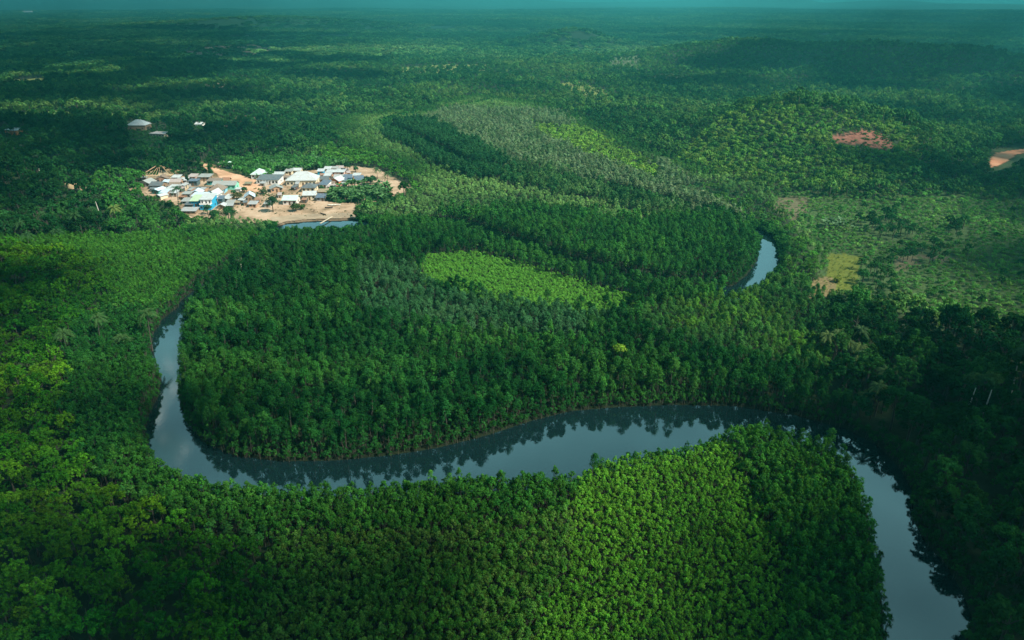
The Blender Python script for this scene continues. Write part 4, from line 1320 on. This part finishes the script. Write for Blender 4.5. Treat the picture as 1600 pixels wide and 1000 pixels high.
# the smallest shacks squeezed in between
rs_ = random.Random(44)
SH = [("left", [(232, 289), (240, 300), (262, 298), (279, 301), (282, 285), (290, 294), (266, 308), (250, 300), (297, 303), (284, 313), (302, 305), (318, 301)], "tiny low shack squeezed between larger houses in the left cluster"),
      ("right", [(445, 282), (505, 279), (517, 276), (528, 272), (497, 292), (516, 292), (527, 279), (538, 279), (546, 275), (512, 301), (493, 284), (552, 288), (536, 292), (541, 270)], "tiny low shack squeezed between larger houses in the right cluster"),
      ("mid", [(347, 308), (362, 310), (370, 321), (360, 327), (384, 322), (410, 292), (458, 298), (438, 310), (476, 318), (404, 318)], "tiny low shack standing about the middle of the village")]
for key, pts_, lb in SH:
    for (px, py) in pts_:
        house("shack", lb, px + rs_.uniform(-1, 1), py, rs_.uniform(5, 9), rs_.uniform(3.5, 5.5), rs_.uniform(1.5, 2.1), kind=rs_.choice(['shed', 'gable']),
              roof=rs_.choice(['grey', 'brown', 'rust', 'mauve', 'dark', 'pale', 'thatch']), wall=rs_.choice(['brown', 'grey', 'clay', 'dark']), rise=rs_.uniform(.4, .9),
              rot=rs_.uniform(-25, 25), win=0, cat='shack', group="small shacks of the village's %s part" % key, o=.3)

# hipped frame of bare rafters
P = ground(244, 283)
e = link(bpy.data.objects.new("unfinished_house", None))
e.location = (P.x, P.y, P.z + .3)
tag(e, "unfinished hipped house frame of bare brown rafters at the village's upper left", "house", "houses of the riverside village")
hw, D, H, rise = 9.5, 15.0, 3.2, 4.6
V, F = [], []
box(V, F, -hw + 1, hw - 1, 1, D - 1, -.8, H)
part("wall", V, F, wm('sand'), e)
a, b = Vector((-2.0, D / 2, H + rise)), Vector((2.0, D / 2, H + rise))
cs = [Vector((-hw, 0, H)), Vector((hw, 0, H)), Vector((hw, D, H)), Vector((-hw, D, H))]
def beam(p, q, r):
    v, f = tube([p, q], [r, r], 4)
    part("rafter", v, f, WOOD, e)
beam(a, b, .22)
for i, (c, t) in enumerate(zip(cs, (a, b, b, a))):
    beam(c, t, .24)
    beam(c, cs[(i + 1) % 4], .18)
for side in range(4):
    c0, c1 = cs[side], cs[(side + 1) % 4]
    t0, t1 = (a, b, b, a)[side], (b, b, a, a)[side]
    for k in range(1, 8):
        u = k / 8
        p = c0.lerp(c1, u)
        m = .35 + .0 * u
        # rafters run up the slope until the nearest hip or the ridge
        top = (a.lerp(b, min(max((p.x + hw) / (2 * hw), 0), 1)) if side in (0, 2) else t0)
        f = min(1.0, 2.3 * min(u, 1 - u))
        q = p.lerp(Vector((p.x if side in (0, 2) else top.x, p.y if side in (1, 3) else top.y, H + rise)) if False else top, f)
        beam(p, q, .11)

# ------------------------------------------------------------------ palms, plantains and single trees
def frond_arrays(r, L, droop, az, el, w=0.5, z0=0.0, nl=14):
    V, F = [], []
    pts = []
    for i in range(nl + 1):
        t = i / nl
        rr = L * t
        pts.append(np.array([math.cos(az) * rr * math.cos(el) , math.sin(az) * rr * math.cos(el), z0 + L * t * math.sin(el) - droop * t * t * L]))
    side = np.array([-math.sin(az), math.cos(az), 0])
    for i in range(nl):
        p, q = pts[i], pts[i + 1]
        t = (i + .5) / nl
        ww = w * math.sin(math.pi * (0.12 + 0.86 * t)) + .06
        for s in (-1, 1):
            tip = (p + q) / 2 + side * s * ww + (q - p) * 1.2 + np.array([0, 0, -ww * r.uniform(.35, .8)])
            o = len(V)
            V += [p, q, tip]
            F.append([o, o + 1, o + 2])
    return np.array(V), np.array(F)

def palm_meshes(seed, h, L, n, leafy=0.85):
    r = np.random.default_rng(seed)
    lean = r.uniform(-.08, .08, 2) * h
    tr = tube([(0, 0, -.8), (lean[0] * .3, lean[1] * .3, h * .4), (lean[0] * .7, lean[1] * .7, h * .75), (lean[0], lean[1], h)], [.26, .18, .15, .16], 7)
    parts = []
    for k in range(n):
        el = r.uniform(-.25, 1.15)
        V, F = frond_arrays(r, L * r.uniform(.85, 1.1), .45 + .35 * r.uniform(), k * 2.399 + r.uniform(-.2, .2), el, leafy)
        parts.append((V + np.array([lean[0], lean[1], h]), F))
    V, F = joinvf(parts)
    vary = np.repeat(r.uniform(.7, 1.3, (len(F) // 2 + 1, 1)), 2, 0)[:len(F)] * np.ones((1, 3))
    return raw_mesh("palm_crown", V, F, [LEAF], vary=vary), raw_mesh("palm_trunk", tr[0], tr[1], [BARK])
PALMS = [palm_meshes(k, h, L, n) for k, (h, L, n) in enumerate(((11, 4.3, 22), (13.5, 4.0, 20), (8.5, 4.6, 24), (15, 4.2, 22)))]

def plant(name, label, cat, group, px, py, meshes, tint, sc=1.0, rot=None, sink=0.0, at=None, st=1.0):
    P = at if at is not None else ground(px, py)
    e = link(bpy.data.objects.new(name, None))
    e.location = (P[0], P[1], P[2] - sink)
    e.rotation_euler = (0, 0, random.uniform(0, 6.28) if rot is None else rot)
    e.scale = (sc, sc, sc * st)
    tag(e, label, cat, group)
    c = link(bpy.data.objects.new("crown", meshes[0]), e)
    c["tint"] = list(tint)
    link(bpy.data.objects.new("trunk", meshes[1]), e)
    return e
def top_at(px, py, h):
    """ground point of a plant of height h whose crown shows at this pixel"""
    z = 2.0
    for _ in range(15):
        x, y = unproj(px, py, z + h)
        z = gz(x, y)
    return (x, y, z)

plant("palm_tree", "tall dark coconut palm standing among the roofs at the village's lower left", "palm", None, 281, 334, PALMS[3], (0.03, 0.085, 0.035), .95)
plant("palm_tree", "pale green coconut palm standing clear left of the village", "palm", None, 0, 0, PALMS[1], (0.13, 0.19, 0.05), 1.0, at=top_at(175, 325, 13))
gl = "palms in the right bank forest"
for i, (px, py) in enumerate([(1300, 500), (1318, 488), (1335, 500), (1350, 512), (1328, 520), (1345, 532), (1362, 528), (1312, 520), (1342, 548), (1358, 545), (1370, 520), (1290, 520),
                              (1408, 560), (1420, 552), (1362, 590), (1380, 575), (1356, 480), (1375, 470), (1395, 480), (1372, 598)]):
    plant("palm_tree", "feathery palm in the palm clump at the upper edge of the right bank forest", "palm", gl, 0, 0, PALMS[i % 4],
          (0.06 + .015 * (i % 3), 0.115 + .012 * (i % 3), 0.045), .78, at=top_at(px, py, 12))
for i, (px, py, lb) in enumerate([(148, 500, "leftmost"), (187, 512, "middle"), (228, 500, "rightmost"), (95, 515, None)]):
    plant("palm_tree", ("%s of three feathery palms left of the river's upper reach" % lb) if lb else "dark palm left of the three feathery palms beside the river's upper reach",
          "palm", "palms on the left bank", 0, 0, PALMS[(i + 1) % 4], (0.045, 0.10, 0.03), .9, at=top_at(px, py, 11))
for i, (px, py) in enumerate([(30, 345), (62, 338), (85, 350), (118, 342), (40, 362), (140, 330), (200, 335)]):
    plant("palm_tree", "dark palm in the wood left of the village's coconut palm", "palm", "palms in the left wood", 0, 0, PALMS[i % 4], (0.035, 0.09, 0.03), .9, at=top_at(px, py, 11))
for i, (px, py, lb) in enumerate([(590, 270, "left"), (606, 276, "right")]):
    plant("palm_tree", "%s one of two green palms at the village's right end" % lb, "palm", "palms at the village's right end", px, py + 10, PALMS[2], (0.06, 0.13, 0.05), .8)

def tree_meshes(seed, R, depth, h, lobes, per, leaf, cone, tr, limbs, bark):
    r = np.random.default_rng(seed)
    V, F, vary = crown_arrays(r, R, depth, h, lobes, per, leaf, cone)
    tv, tf = trunk_arrays(r, h * .95, tr, limbs, R, 6)
    return raw_mesh("tree_crown", V, F, [LEAF], vary=vary), raw_mesh("tree_trunk", tv, tf, [bark])
def single(name, label, px, py, tint, R=4, depth=5, h=8, lobes=30, per=40, leaf=.3, cone=.1, tr=.25, limbs=4, bark=None, at=None, cat='tree', group=None):
    return plant(name, label, cat, group, px, py, tree_meshes(int(px * 3 + py), R, depth, h, lobes, per, leaf, cone, tr, limbs, bark or BARK), tint, at=at)
single("tree", "rounded dark green tree with a leaning trunk on the open shore", 427, 332, (0.025, 0.075, 0.035), R=4.6, depth=7, h=9.5)
single("tree", "squat round olive tree on the sand below the pale shore house", 463, 331, (0.05, 0.09, 0.03), R=3.4, depth=4, h=5)
single("bush", "small green bush right of the squat round olive tree", 474, 328, (0.05, 0.11, 0.03), R=2.2, depth=2.4, h=3, lobes=14)
single("tree", "thin dark tree among the upper left roofs beside the slate-walled block", 294, 291, (0.02, 0.06, 0.03), R=1.8, depth=7, h=8, cone=.7, lobes=14)
single("tree", "dark conical tree at the top of the village by the brown-roofed hut", 543, 271, (0.022, 0.07, 0.03), R=2.8, depth=7, h=9, cone=.7)
single("tree", "olive shade tree in front of the mint-walled house", 371, 313, (0.08, 0.09, 0.04), R=4.2, depth=3, h=4, lobes=26)
single("tree", "small grey-green garden tree on the open ground left of the broken roof", 412, 304, (0.07, 0.11, 0.06), R=3, depth=2.5, h=3, lobes=16)
single("tree", "dark tree hugging the dark blue-grey roof at the village's right end", 574, 290, (0.02, 0.07, 0.035), R=3.6, depth=4.5, h=6)
single("tree", "dark tree between the right-end roof and the two green palms", 583, 288, (0.02, 0.07, 0.03), R=3.2, depth=4.5, h=6)
for px, py, R, h, lb in ((338, 352, 4.2, 8.5, "left one of two big round trees against the sand below the blue house"), (359, 350, 4.8, 10, "right one of two big round trees against the sand below the blue house")):
    single("tree", lb, px, py, (0.03, 0.10, 0.035), R=R, depth=h * .85, h=h, lobes=40)
G3 = "pale-trunked trees"
single("tree", "pale bare-trunked tree rising left of the pale green palm", 158, 345, (0.045, 0.075, 0.04), R=3.4, depth=3, h=15, lobes=14, per=16, tr=.28, limbs=0, bark=PALEBARK, group=G3, at=(*ground(159, 346)[:2], 1.0))
single("tree", "pale slender trunk in the dark left wood near the edge", 63, 280, (0.04, 0.07, 0.04), R=2.6, depth=3, h=16, lobes=8, per=14, tr=.3, limbs=0, bark=PALEBARK, group=G3, at=(*ground(63, 276)[:2], 3.0))
single("tree", "left one of two pale-trunked trees in the dark right bank forest", 1503, 655, (0.045, 0.10, 0.035), R=3.0, depth=3.5, h=17, lobes=34, per=26, tr=.24, limbs=0, bark=PALEBARK, group=G3, at=(*ground(1503, 668)[:2], 1.0))
single("tree", "right one of two pale-trunked trees in the dark right bank forest", 1527, 660, (0.05, 0.11, 0.035), R=3.2, depth=3.5, h=18.5, lobes=36, per=26, tr=.26, limbs=0, bark=PALEBARK, group=G3, at=(*ground(1527, 676)[:2], 1.0))
single("tree", "pale-trunked tree near the right edge of the photo above the dark forest", 1580, 610, (0.04, 0.09, 0.04), R=3.4, depth=3.5, h=16, lobes=34, per=26, tr=.24, limbs=0, bark=PALEBARK, group=G3, at=(*ground(1578, 622)[:2], 2.0))
single("tree", "bare pale tree poking out of the dark canopy right of the river's upper end", 380, 440, (0.06, 0.10, 0.05), R=1.6, depth=2, h=12.5, lobes=5, per=14, tr=.14, limbs=0, bark=PALEBARK, group=G3, at=(*ground(381, 447)[:2], .8))
single("mangrove_tree", "single bright yellow-green crown standing out of the dark island canopy", 968, 545, (0.17, 0.30, 0.03), R=2.6, depth=4, h=12.5, lobes=26, per=26, leaf=.24, cat='mangrove', at=top_at(968, 545, 11))
single("bush", "yellow-green bush on the reddish corner of the wet meadow", 1307, 441, (0.13, 0.17, 0.03), R=1.9, depth=2, h=2.2, lobes=14, cat='bush')

for px, py, R_, h in ((270, 279, 3.2, 6), (312, 279, 2.6, 5), (330, 276, 2.4, 5), (382, 301, 2.2, 3.5), (438, 297, 1.8, 3), (486, 285, 2.0, 4), (503, 300, 2.2, 4), (547, 283, 2.0, 4), (556, 270, 2.6, 5), (365, 305, 2.0, 3), (325, 336, 3.0, 6), (398, 309, 1.6, 2.2), (520, 301, 2.4, 4.5)):
    single("tree", "small green tree growing among the village roofs", px, py, (0.035, 0.10, 0.04), R=R_, depth=h * .8, h=h, lobes=16, per=26, group="small trees among the roofs")
# plantains: broad upright leaves
def plantain_meshes(seed):
    r = np.random.default_rng(seed)
    parts = []
    for k in range(9):
        az_ = k * 2.4 + r.uniform(-.3, .3)
        el = r.uniform(.7, 1.35)
        L = r.uniform(2.0, 3.0)
        V, F = [], []
        side = np.array([-math.sin(az_), math.cos(az_), 0])
        for i in range(7):
            t = i / 6
            c = np.array([math.cos(az_) * math.cos(el) * L * t, math.sin(az_) * math.cos(el) * L * t, 1.8 + L * math.sin(el) * t - .9 * t * t * L * .5])
            w = .42 * math.sin(math.pi * min(t * .9 + .08, 1)) + .03
            V += [c - side * w + np.array([0, 0, -.06]), c + side * w + np.array([0, 0, -.06])]
            if i:
                F.append([2 * i - 2, 2 * i - 1, 2 * i + 1, 2 * i])
        parts.append((np.array(V), np.array(F)))
    V, F = joinvf(parts)
    tv, tf = tube([(0, 0, -.3), (0, 0, 1.9)], [.16, .1], 6)
    return raw_mesh("plantain_leaves", V, F, [LEAF], vary=r.uniform(.75, 1.3, (len(F), 1)) * np.ones((1, 3))), raw_mesh("plantain_stem", tv, tf, [BARK])
PLT = [plantain_meshes(k) for k in range(4)]
def scatter_plants(outline, n, label, group, tint, scr=(1.0, 1.5), seed=1):
    r = random.Random(seed)
    P = np.array(outline, float)
    c = 0
    while c < n:
        px, py = r.uniform(P[:, 0].min(), P[:, 0].max()), r.uniform(P[:, 1].min(), P[:, 1].max())
        if not inside(P, np.array([px]), np.array([py]))[0]:
            continue
        k = r.uniform(.8, 1.25)
        plant("plantain", label, "plantain", group, px, py, PLT[c % 4], [q * k for q in tint], r.uniform(*scr))
        c += 1
scatter_plants([(512, 306), (530, 298), (560, 291), (590, 288), (610, 295), (614, 308), (600, 316), (560, 319), (525, 319), (510, 316)], 110,
               "big-leaved plantain in the clump at the village's right side", "plantains of the village's right clump", (0.08, 0.18, 0.065), (1.2, 1.9), 1)
scatter_plants([(300, 262), (318, 262), (332, 274), (300, 277), (276, 278), (276, 268)], 26,
               "plantain between the bare rafters and the orange track", "plantains above the village's left end", (0.06, 0.14, 0.05), (1.1, 1.7), 2)
scatter_plants([(400, 262), (480, 252), (550, 258), (540, 265), (480, 270), (420, 274), (385, 276)], 70,
               "plantain in the long row behind the largest house", "plantains behind the village", (0.07, 0.16, 0.06), (1.2, 1.9), 3)
scatter_plants([(1290, 350), (1330, 352), (1340, 362), (1310, 366), (1285, 360)], 16,
               "pale plantain in the meadow right of the river's far reach", "plantains in the meadow", (0.09, 0.16, 0.08), (1.1, 1.6), 4)

# ------------------------------------------------------------------ shore things: boats, jetty plank, people
def boat(label, px, py, L, W, rot, outer, inner):
    P = ground(px, py)
    e = link(bpy.data.objects.new("boat", None))
    e.location = (P.x, P.y, P.z + .25)
    e.rotation_euler = (0, 0, math.radians(rot))
    tag(e, label, "boat", "boats on the shore")
    V, F = [], []
    n = 12
    for i in range(n + 1):
        t = i / n * 2 - 1
        w = W / 2 * (1 - abs(t) ** 2.4)
        sh = .25 * t * t
        V += [(t * L / 2, -w - .02, .62 + sh), (t * L / 2, -w * .6, .08 + sh * .6), (t * L / 2, 0, sh * .6), (t * L / 2, w * .6, .08 + sh * .6), (t * L / 2, w + .02, .62 + sh),
              (t * L / 2, w * .88, .62 + sh), (t * L / 2, w * .5, .16 + sh * .6), (t * L / 2, -w * .5, .16 + sh * .6), (t * L / 2, -w * .88, .62 + sh)]
    for i in range(n):
        for k in range(9):
            k2 = (k + 1) % 9
            F.append([i * 9 + k, i * 9 + k2, (i + 1) * 9 + k2, (i + 1) * 9 + k])
    part("hull", V, F, outer, e)
    for t in (-.45, 0, .45):
        V, F = [], []
        w = W / 2 * (1 - abs(t) ** 2.4) * .86
        box(V, F, t * L / 2 - .15, t * L / 2 + .15, -w, w, .50, .56)
        part("seat", V, F, inner, e)
boat("large pale-rimmed boat pulled up on the sand left of the plantain clump", 522, 322, 7.5, 2.2, 12, worn("pale_boat", (.62, .60, .52), .6, 2, .3), WOOD)
boat("dark canoe at the water's edge below the village", 505, 336, 5.0, .8, -38, worn("dark_boat", (.06, .05, .045), .7, 2, .2), DOORM)
boat("dark canoe lying left of the large pale-rimmed boat", 514, 326, 4.5, .9, 8, worn("dark_boat", (.06, .05, .045), .7, 2, .2), DOORM)
P = ground(510, 345)
V, F = [], []
box(V, F, -.45, .45, -7, 7, .45, .6)
o = part("walkway", V, F, worn("pale_plank", (.55, .45, .32), .8, 2, .3), None, (P.x, P.y, max(P.z, .1)))
o.rotation_euler = (0, 0, math.radians(-14))
tag(o, "narrow pale plank walkway running from the sand to the water", "walkway")

SKIN = worn("skin", (.09, .05, .032), .6, 5, .1)
def person(label, px, py, shirt, trousers, rot, step=.18, arm=.25):
    P = ground(px, py)
    pts = dict(pel=(0, 0, .92), ches=(0, 0, 1.25), neck=(0, 0, 1.46), head=(0, .01, 1.60), top=(0, .01, 1.70),
               shl=(-.17, 0, 1.40), ell=(-.25, arm * .3, 1.13), wrl=(-.27, arm, .90), hal=(-.27, arm + .05, .82),
               shr=(.17, 0, 1.40), elr=(.25, -arm * .3, 1.13), wrr=(.27, -arm * .2, .89), har=(.27, -arm * .2, .80),
               hil=(-.10, 0, .88), knl=(-.11, step * .5, .48), anl=(-.11, step, .09), tol=(-.12, step + .17, .04),
               hir=(.10, 0, .88), knr=(.11, -step * .2, .48), anr=(.11, -step, .09), tor=(.12, -step + .17, .04))
    rad = dict(pel=.14, ches=.15, neck=.06, head=.10, top=.07, shl=.07, ell=.045, wrl=.03, hal=.035, shr=.07, elr=.045, wrr=.03, har=.035,
               hil=.09, knl=.06, anl=.04, tol=.035, hir=.09, knr=.06, anr=.04, tor=.035)
    full = "pel-ches ches-neck neck-head head-top ches-shl shl-ell ell-wrl wrl-hal ches-shr shr-elr elr-wrr wrr-har pel-hil hil-knl knl-anl anl-tol pel-hir hir-knr knr-anr anr-tor"
    def skin(name, edges, grow, m, parent):
        names = []
        for ed in edges.split():
            for q in ed.split('-'):
                if q not in names:
                    names.append(q)
        me = bpy.data.meshes.new(name)
        me.from_pydata([pts[q] for q in names], [[names.index(q) for q in ed.split('-')] for ed in edges.split()], [])
        me.materials.append(m)
        ob = link(bpy.data.objects.new(name, me), parent)
        md = ob.modifiers.new("skin", 'SKIN')
        for i, q in enumerate(names):
            me.skin_vertices[0].data[i].radius = (rad[q] + grow, rad[q] + grow)
        me.skin_vertices[0].data[0].use_root = True
        sb = ob.modifiers.new("sub", 'SUBSURF')
        sb.levels = sb.render_levels = 1
        return ob
    b = skin("person", full, 0, SKIN, None)
    b.location = (P.x, P.y, P.z + .24)
    b.rotation_euler = (0, 0, math.radians(rot))
    tag(b, label, "person", "people in the village")
    skin("shirt", "pel-ches ches-shl shl-ell ches-shr shr-elr", .022, worn("cloth_" + shirt[0], shirt[1], .9, 4, .05), b)
    skin("trousers", "pel-hil hil-knl pel-hir hir-knr", .024, worn("cloth_" + trousers[0], trousers[1], .9, 4, .05), b)
person("person in a dark shirt walking on the shore right of the small bush", 491, 332, ("navy", (.03, .04, .08)), ("khaki", (.2, .15, .09)), 30)
person("person in a red shirt standing between the broken roof and the charcoal hipped roof", 464, 298, ("red", (.45, .04, .04)), ("dark", (.03, .03, .04)), 200, .05, .1)
person("person in a white shirt standing beside the one in red", 461, 298.5, ("white", (.75, .74, .7)), ("dark", (.03, .03, .04)), 160, .08, .15)

# low weeds on the village ground and shrubs on the red scar
def weeds(name, outline, n, label, tintlist, seed, size=(.4, 1.0)):
    r = np.random.default_rng(seed)
    P = np.array(outline, float)
    px, py = r.uniform(P[:, 0].min(), P[:, 0].max(), n * 3), r.uniform(P[:, 1].min(), P[:, 1].max(), n * 3)
    k = inside(P, px, py)
    px, py = px[k][:n], py[k][:n]
    pts = [ground(a, b) for a, b in zip(px, py)]
    x, y, z = (np.array([p[i] for p in pts]) for i in range(3))
    sc = r.uniform(*size, len(x))
    mass(name, 'bush', np.stack([x, y, z], 1), np.stack([sc, sc, sc * .7], 1), np.stack([0 * sc, 0 * sc, r.uniform(0, 6.28, len(x))], 1),
         r.integers(0, 6, len(x)), tints(tintlist, x, y, r), label, "weeds")
weeds("weeds", [(392, 296), (420, 293), (445, 302), (440, 308), (405, 308), (380, 303)], 60, "low green weeds on the open village ground", T((0.07, 0.10, 0.04), (0.10, 0.13, 0.05)), 4, (.4, .9))
weeds("plantain_undergrowth", [(514, 306), (532, 299), (560, 293), (590, 290), (610, 296), (612, 307), (600, 315), (560, 318), (525, 318), (511, 315)], 420, "leafy undergrowth between the plantains at the village's right side", T((0.04, 0.10, 0.04), (0.08, 0.16, 0.06)), 14, (1.0, 1.8))
for i_, (pl_, n_) in enumerate((([(-5, 200), (40, 200), (40, 224), (-5, 224)], 260), ([(198, 195), (262, 197), (264, 224), (232, 226), (198, 216)], 420), ([(302, 191), (322, 191), (322, 204), (302, 204)], 90))):
    weeds("yard_scrub", pl_, n_, ["low scrub around the orange-walled house at the left edge", "low scrub around the lone white house and the ruin", "low scrub around the lone small hut near the reddish clearing"][i_],
          T((0.02, 0.06, 0.02), (0.05, 0.10, 0.03)), 20 + i_, (.7, 1.7))
weeds("village_weeds", [(230, 300), (260, 284), (330, 280), (400, 290), (470, 278), (560, 268), (610, 280), (600, 300), (540, 316), (400, 330), (300, 330)], 330, "small weeds and shrubs dotted over the village ground", T((0.05, 0.10, 0.04), (0.12, 0.13, 0.06)), 31, (.25, .75))
weeds("beach_scrub", [(560, 318), (600, 310), (640, 298), (645, 304), (610, 318), (556, 328)], 120, "scrub spreading onto the sand below the plantain clump", T((0.05, 0.12, 0.04), (0.09, 0.16, 0.05)), 32, (.6, 1.4))
weeds("scar_shrubs", [(1302, 212), (1345, 200), (1372, 203), (1400, 220), (1396, 236), (1350, 232), (1306, 222)], 110, "shrubs growing over the red earth scar", T((0.04, 0.09, 0.03), (0.09, 0.13, 0.04)), 5, (.8, 2.0))
weeds("meadow_tufts", [(1285, 400), (1345, 400), (1342, 455), (1270, 462)], 160, "low grass tufts in the wet yellow meadow", T((0.12, 0.14, 0.03), (0.17, 0.17, 0.05)), 6, (.2, .6))
weeds("shore_litter_weeds", [(395, 318), (480, 326), (560, 322), (545, 340), (400, 340)], 50, "scattered dry weeds on the sandy shore", T((0.16, 0.13, 0.08), (0.08, 0.09, 0.04)), 7, (.2, .6))

# ------------------------------------------------------------------ unseen puffs added overhead to shade the view, thicker towards its edges
def darkness(px, py):  # how densely the added puffs shade each part of the view
    r = np.sqrt(((px - 760) / 1000.0) ** 2 + ((py - 330) / 700.0) ** 2)
    D = 0.86 * smooth(0.50, 1.12, r)
    D = np.maximum(D, .78 * (1 - smooth(200, 650, px)) * (1 - smooth(100, 190, py)))
    D = np.maximum(D, 0.86 * smooth(1230, 1420, px) * smooth(440, 540, py))
    D = np.maximum(D, 0.8 * smooth(1000, 1250, px) * (1 - smooth(115, 165, py)) * smooth(50, 60, py))
    D = np.maximum(D, 0.68 * (1 - smooth(150, 420, px)) * (1 - smooth(320, 370, py)))
    D = D * (1 - 0.6 * np.exp(-((px - 1050) / 190) ** 2 - ((py - 830) / 150) ** 2))
    return np.clip(D, 0, .93)
r = np.random.default_rng(8)
CL = 2600.0
rows = []
for (r0, r1, n, cr) in ((60, 330, 420, 20), (330, 900, 1200, 30), (900, 2600, 1500, 75), (2600, 9000, 1400, 230)):
    rr = np.sqrt(r.uniform(r0 ** 2, r1 ** 2, n * 4))
    aa = r.uniform(-.85, .85, n * 4)
    x, y = np.sin(aa) * rr, np.cos(aa) * rr
    px, py, dp = proj(x, y, 5.0)
    D = darkness(px, py)
    area = 0.85 * (r1 ** 2 - r0 ** 2)
    want = -np.log(1 - D) / (math.pi * cr * cr * .8) * area / (n * 4)
    k = r.uniform(size=len(x)) < want
    rows.append(np.stack([x[k] + S.x / S.z * CL, y[k] + S.y / S.z * CL, np.full(k.sum(), CL), cr * r.uniform(.7, 1.25, k.sum())], 1))
rows = np.concatenate(rows)
# keep the sky that the river mirrors free of shading puffs
rows = rows[~((rows[:, 1] > 1500) & (rows[:, 1] < 8500) & (np.abs(rows[:, 0]) < rows[:, 1] * .5 + 200))]
bm = bmesh.new()
bmesh.ops.create_icosphere(bm, subdivisions=2, radius=1.0)
iv = np.array([v.co[:] for v in bm.verts])
bm.verts.index_update()
jf = np.array([[v.index for v in f.verts] for f in bm.faces])
bm.free()
VV, FF = [], []
for k, (x, y, z, cr) in enumerate(rows):
    w = iv * (1 + 0.28 * r.normal(size=(len(iv), 1)) * .6)
    VV.append(w * np.array([cr, cr, cr * .45]) + np.array([x, y, z + cr * r.uniform(0, .8)]))
    FF.append(jf + k * len(iv))
print("puffs", len(rows))
def cloudm(m, nt, p):
    p.inputs["Base Color"].default_value = (0.85, 0.86, 0.88, 1)
    p.inputs["Roughness"].default_value = 1.0
me = raw_mesh("added_clouds", np.concatenate(VV), np.concatenate(FF), [mat("cloud", cloudm)], smooth_=True)
tag(link(bpy.data.objects.new("added_clouds", me)), "unseen white puffs high overhead, added to darken the edges of the view", "added_clouds", kind='stuff')

# unseen sheet added ahead of the camera to brighten and tint the mirrored water
def veilm(m, nt, p):
    nt.nodes.remove(p)
    tc = node(nt, "ShaderNodeTexCoord")
    n = node(nt, "ShaderNodeTexNoise")
    n.inputs["Scale"].default_value = 0.0011
    n.inputs["Detail"].default_value = 5
    nt.links.new(tc.outputs["Object"], n.inputs["Vector"])
    mr = node(nt, "ShaderNodeMapRange")
    mr.inputs[1].default_value = .35
    mr.inputs[2].default_value = .65
    mr.inputs[3].default_value = .4
    mr.inputs[4].default_value = .85
    nt.links.new(n.outputs[0], mr.inputs[0])
    t = node(nt, "ShaderNodeBsdfTranslucent")
    t.inputs[0].default_value = (.34, .76, .92, 1)
    tr = node(nt, "ShaderNodeBsdfTransparent")
    mx = node(nt, "ShaderNodeMixShader")
    nt.links.new(mr.outputs[0], mx.inputs[0])
    nt.links.new(tr.outputs[0], mx.inputs[1])
    nt.links.new(t.outputs[0], mx.inputs[2])
    nt.links.new(mx.outputs[0], nt.nodes["Material Output"].inputs[0])
gx, gy = np.meshgrid(np.linspace(-6500, 6500, 50), np.linspace(1100, 9000, 50))
gzv = 1700 + 120 * fbm(gx, gy, 1500, 5)
I, J = np.meshgrid(np.arange(49), np.arange(49), indexing='ij')
Fq = np.stack([I * 50 + J, I * 50 + J + 1, (I + 1) * 50 + J + 1, (I + 1) * 50 + J], -1).reshape(-1, 4)
me = raw_mesh("brightening_sheet", np.stack([gx.ravel(), gy.ravel(), gzv.ravel()], 1), Fq, [mat("brightening_sheet", veilm)], smooth_=True)
tag(link(bpy.data.objects.new("brightening_sheet", me)), "thin pale cloud sheet high over the valley, mirrored in the river", "added_clouds", kind='stuff')

# ------------------------------------------------------------------ haze
HZ0, HZ1 = float(GZ.min()) - 3.0, max(CAMH, float(GZ.max())) + 25.0
bm = bmesh.new()
bmesh.ops.create_cube(bm, size=1.0)
for v in bm.verts:
    v.co = Vector((v.co.x * 46000, v.co.y * 46000, HZ0 if v.co.z < 0 else HZ1))
me = bpy.data.meshes.new("haze")
bm.to_mesh(me)
bm.free()
hm = bpy.data.materials.new("haze")
hm.use_nodes = True
hn = hm.node_tree
hn.nodes.remove(hn.nodes["Principled BSDF"])
pv = hn.nodes.new("ShaderNodeVolumePrincipled")
pv.inputs["Color"].default_value = (0.12, 0.84, 0.90, 1)
pv.inputs["Density"].default_value = 0.00015
pv.inputs["Anisotropy"].default_value = 0.15
hn.links.new(pv.outputs[0], hn.nodes["Material Output"].inputs["Volume"])
me.materials.append(hm)
tag(link(bpy.data.objects.new("haze", me)), kind='stuff')
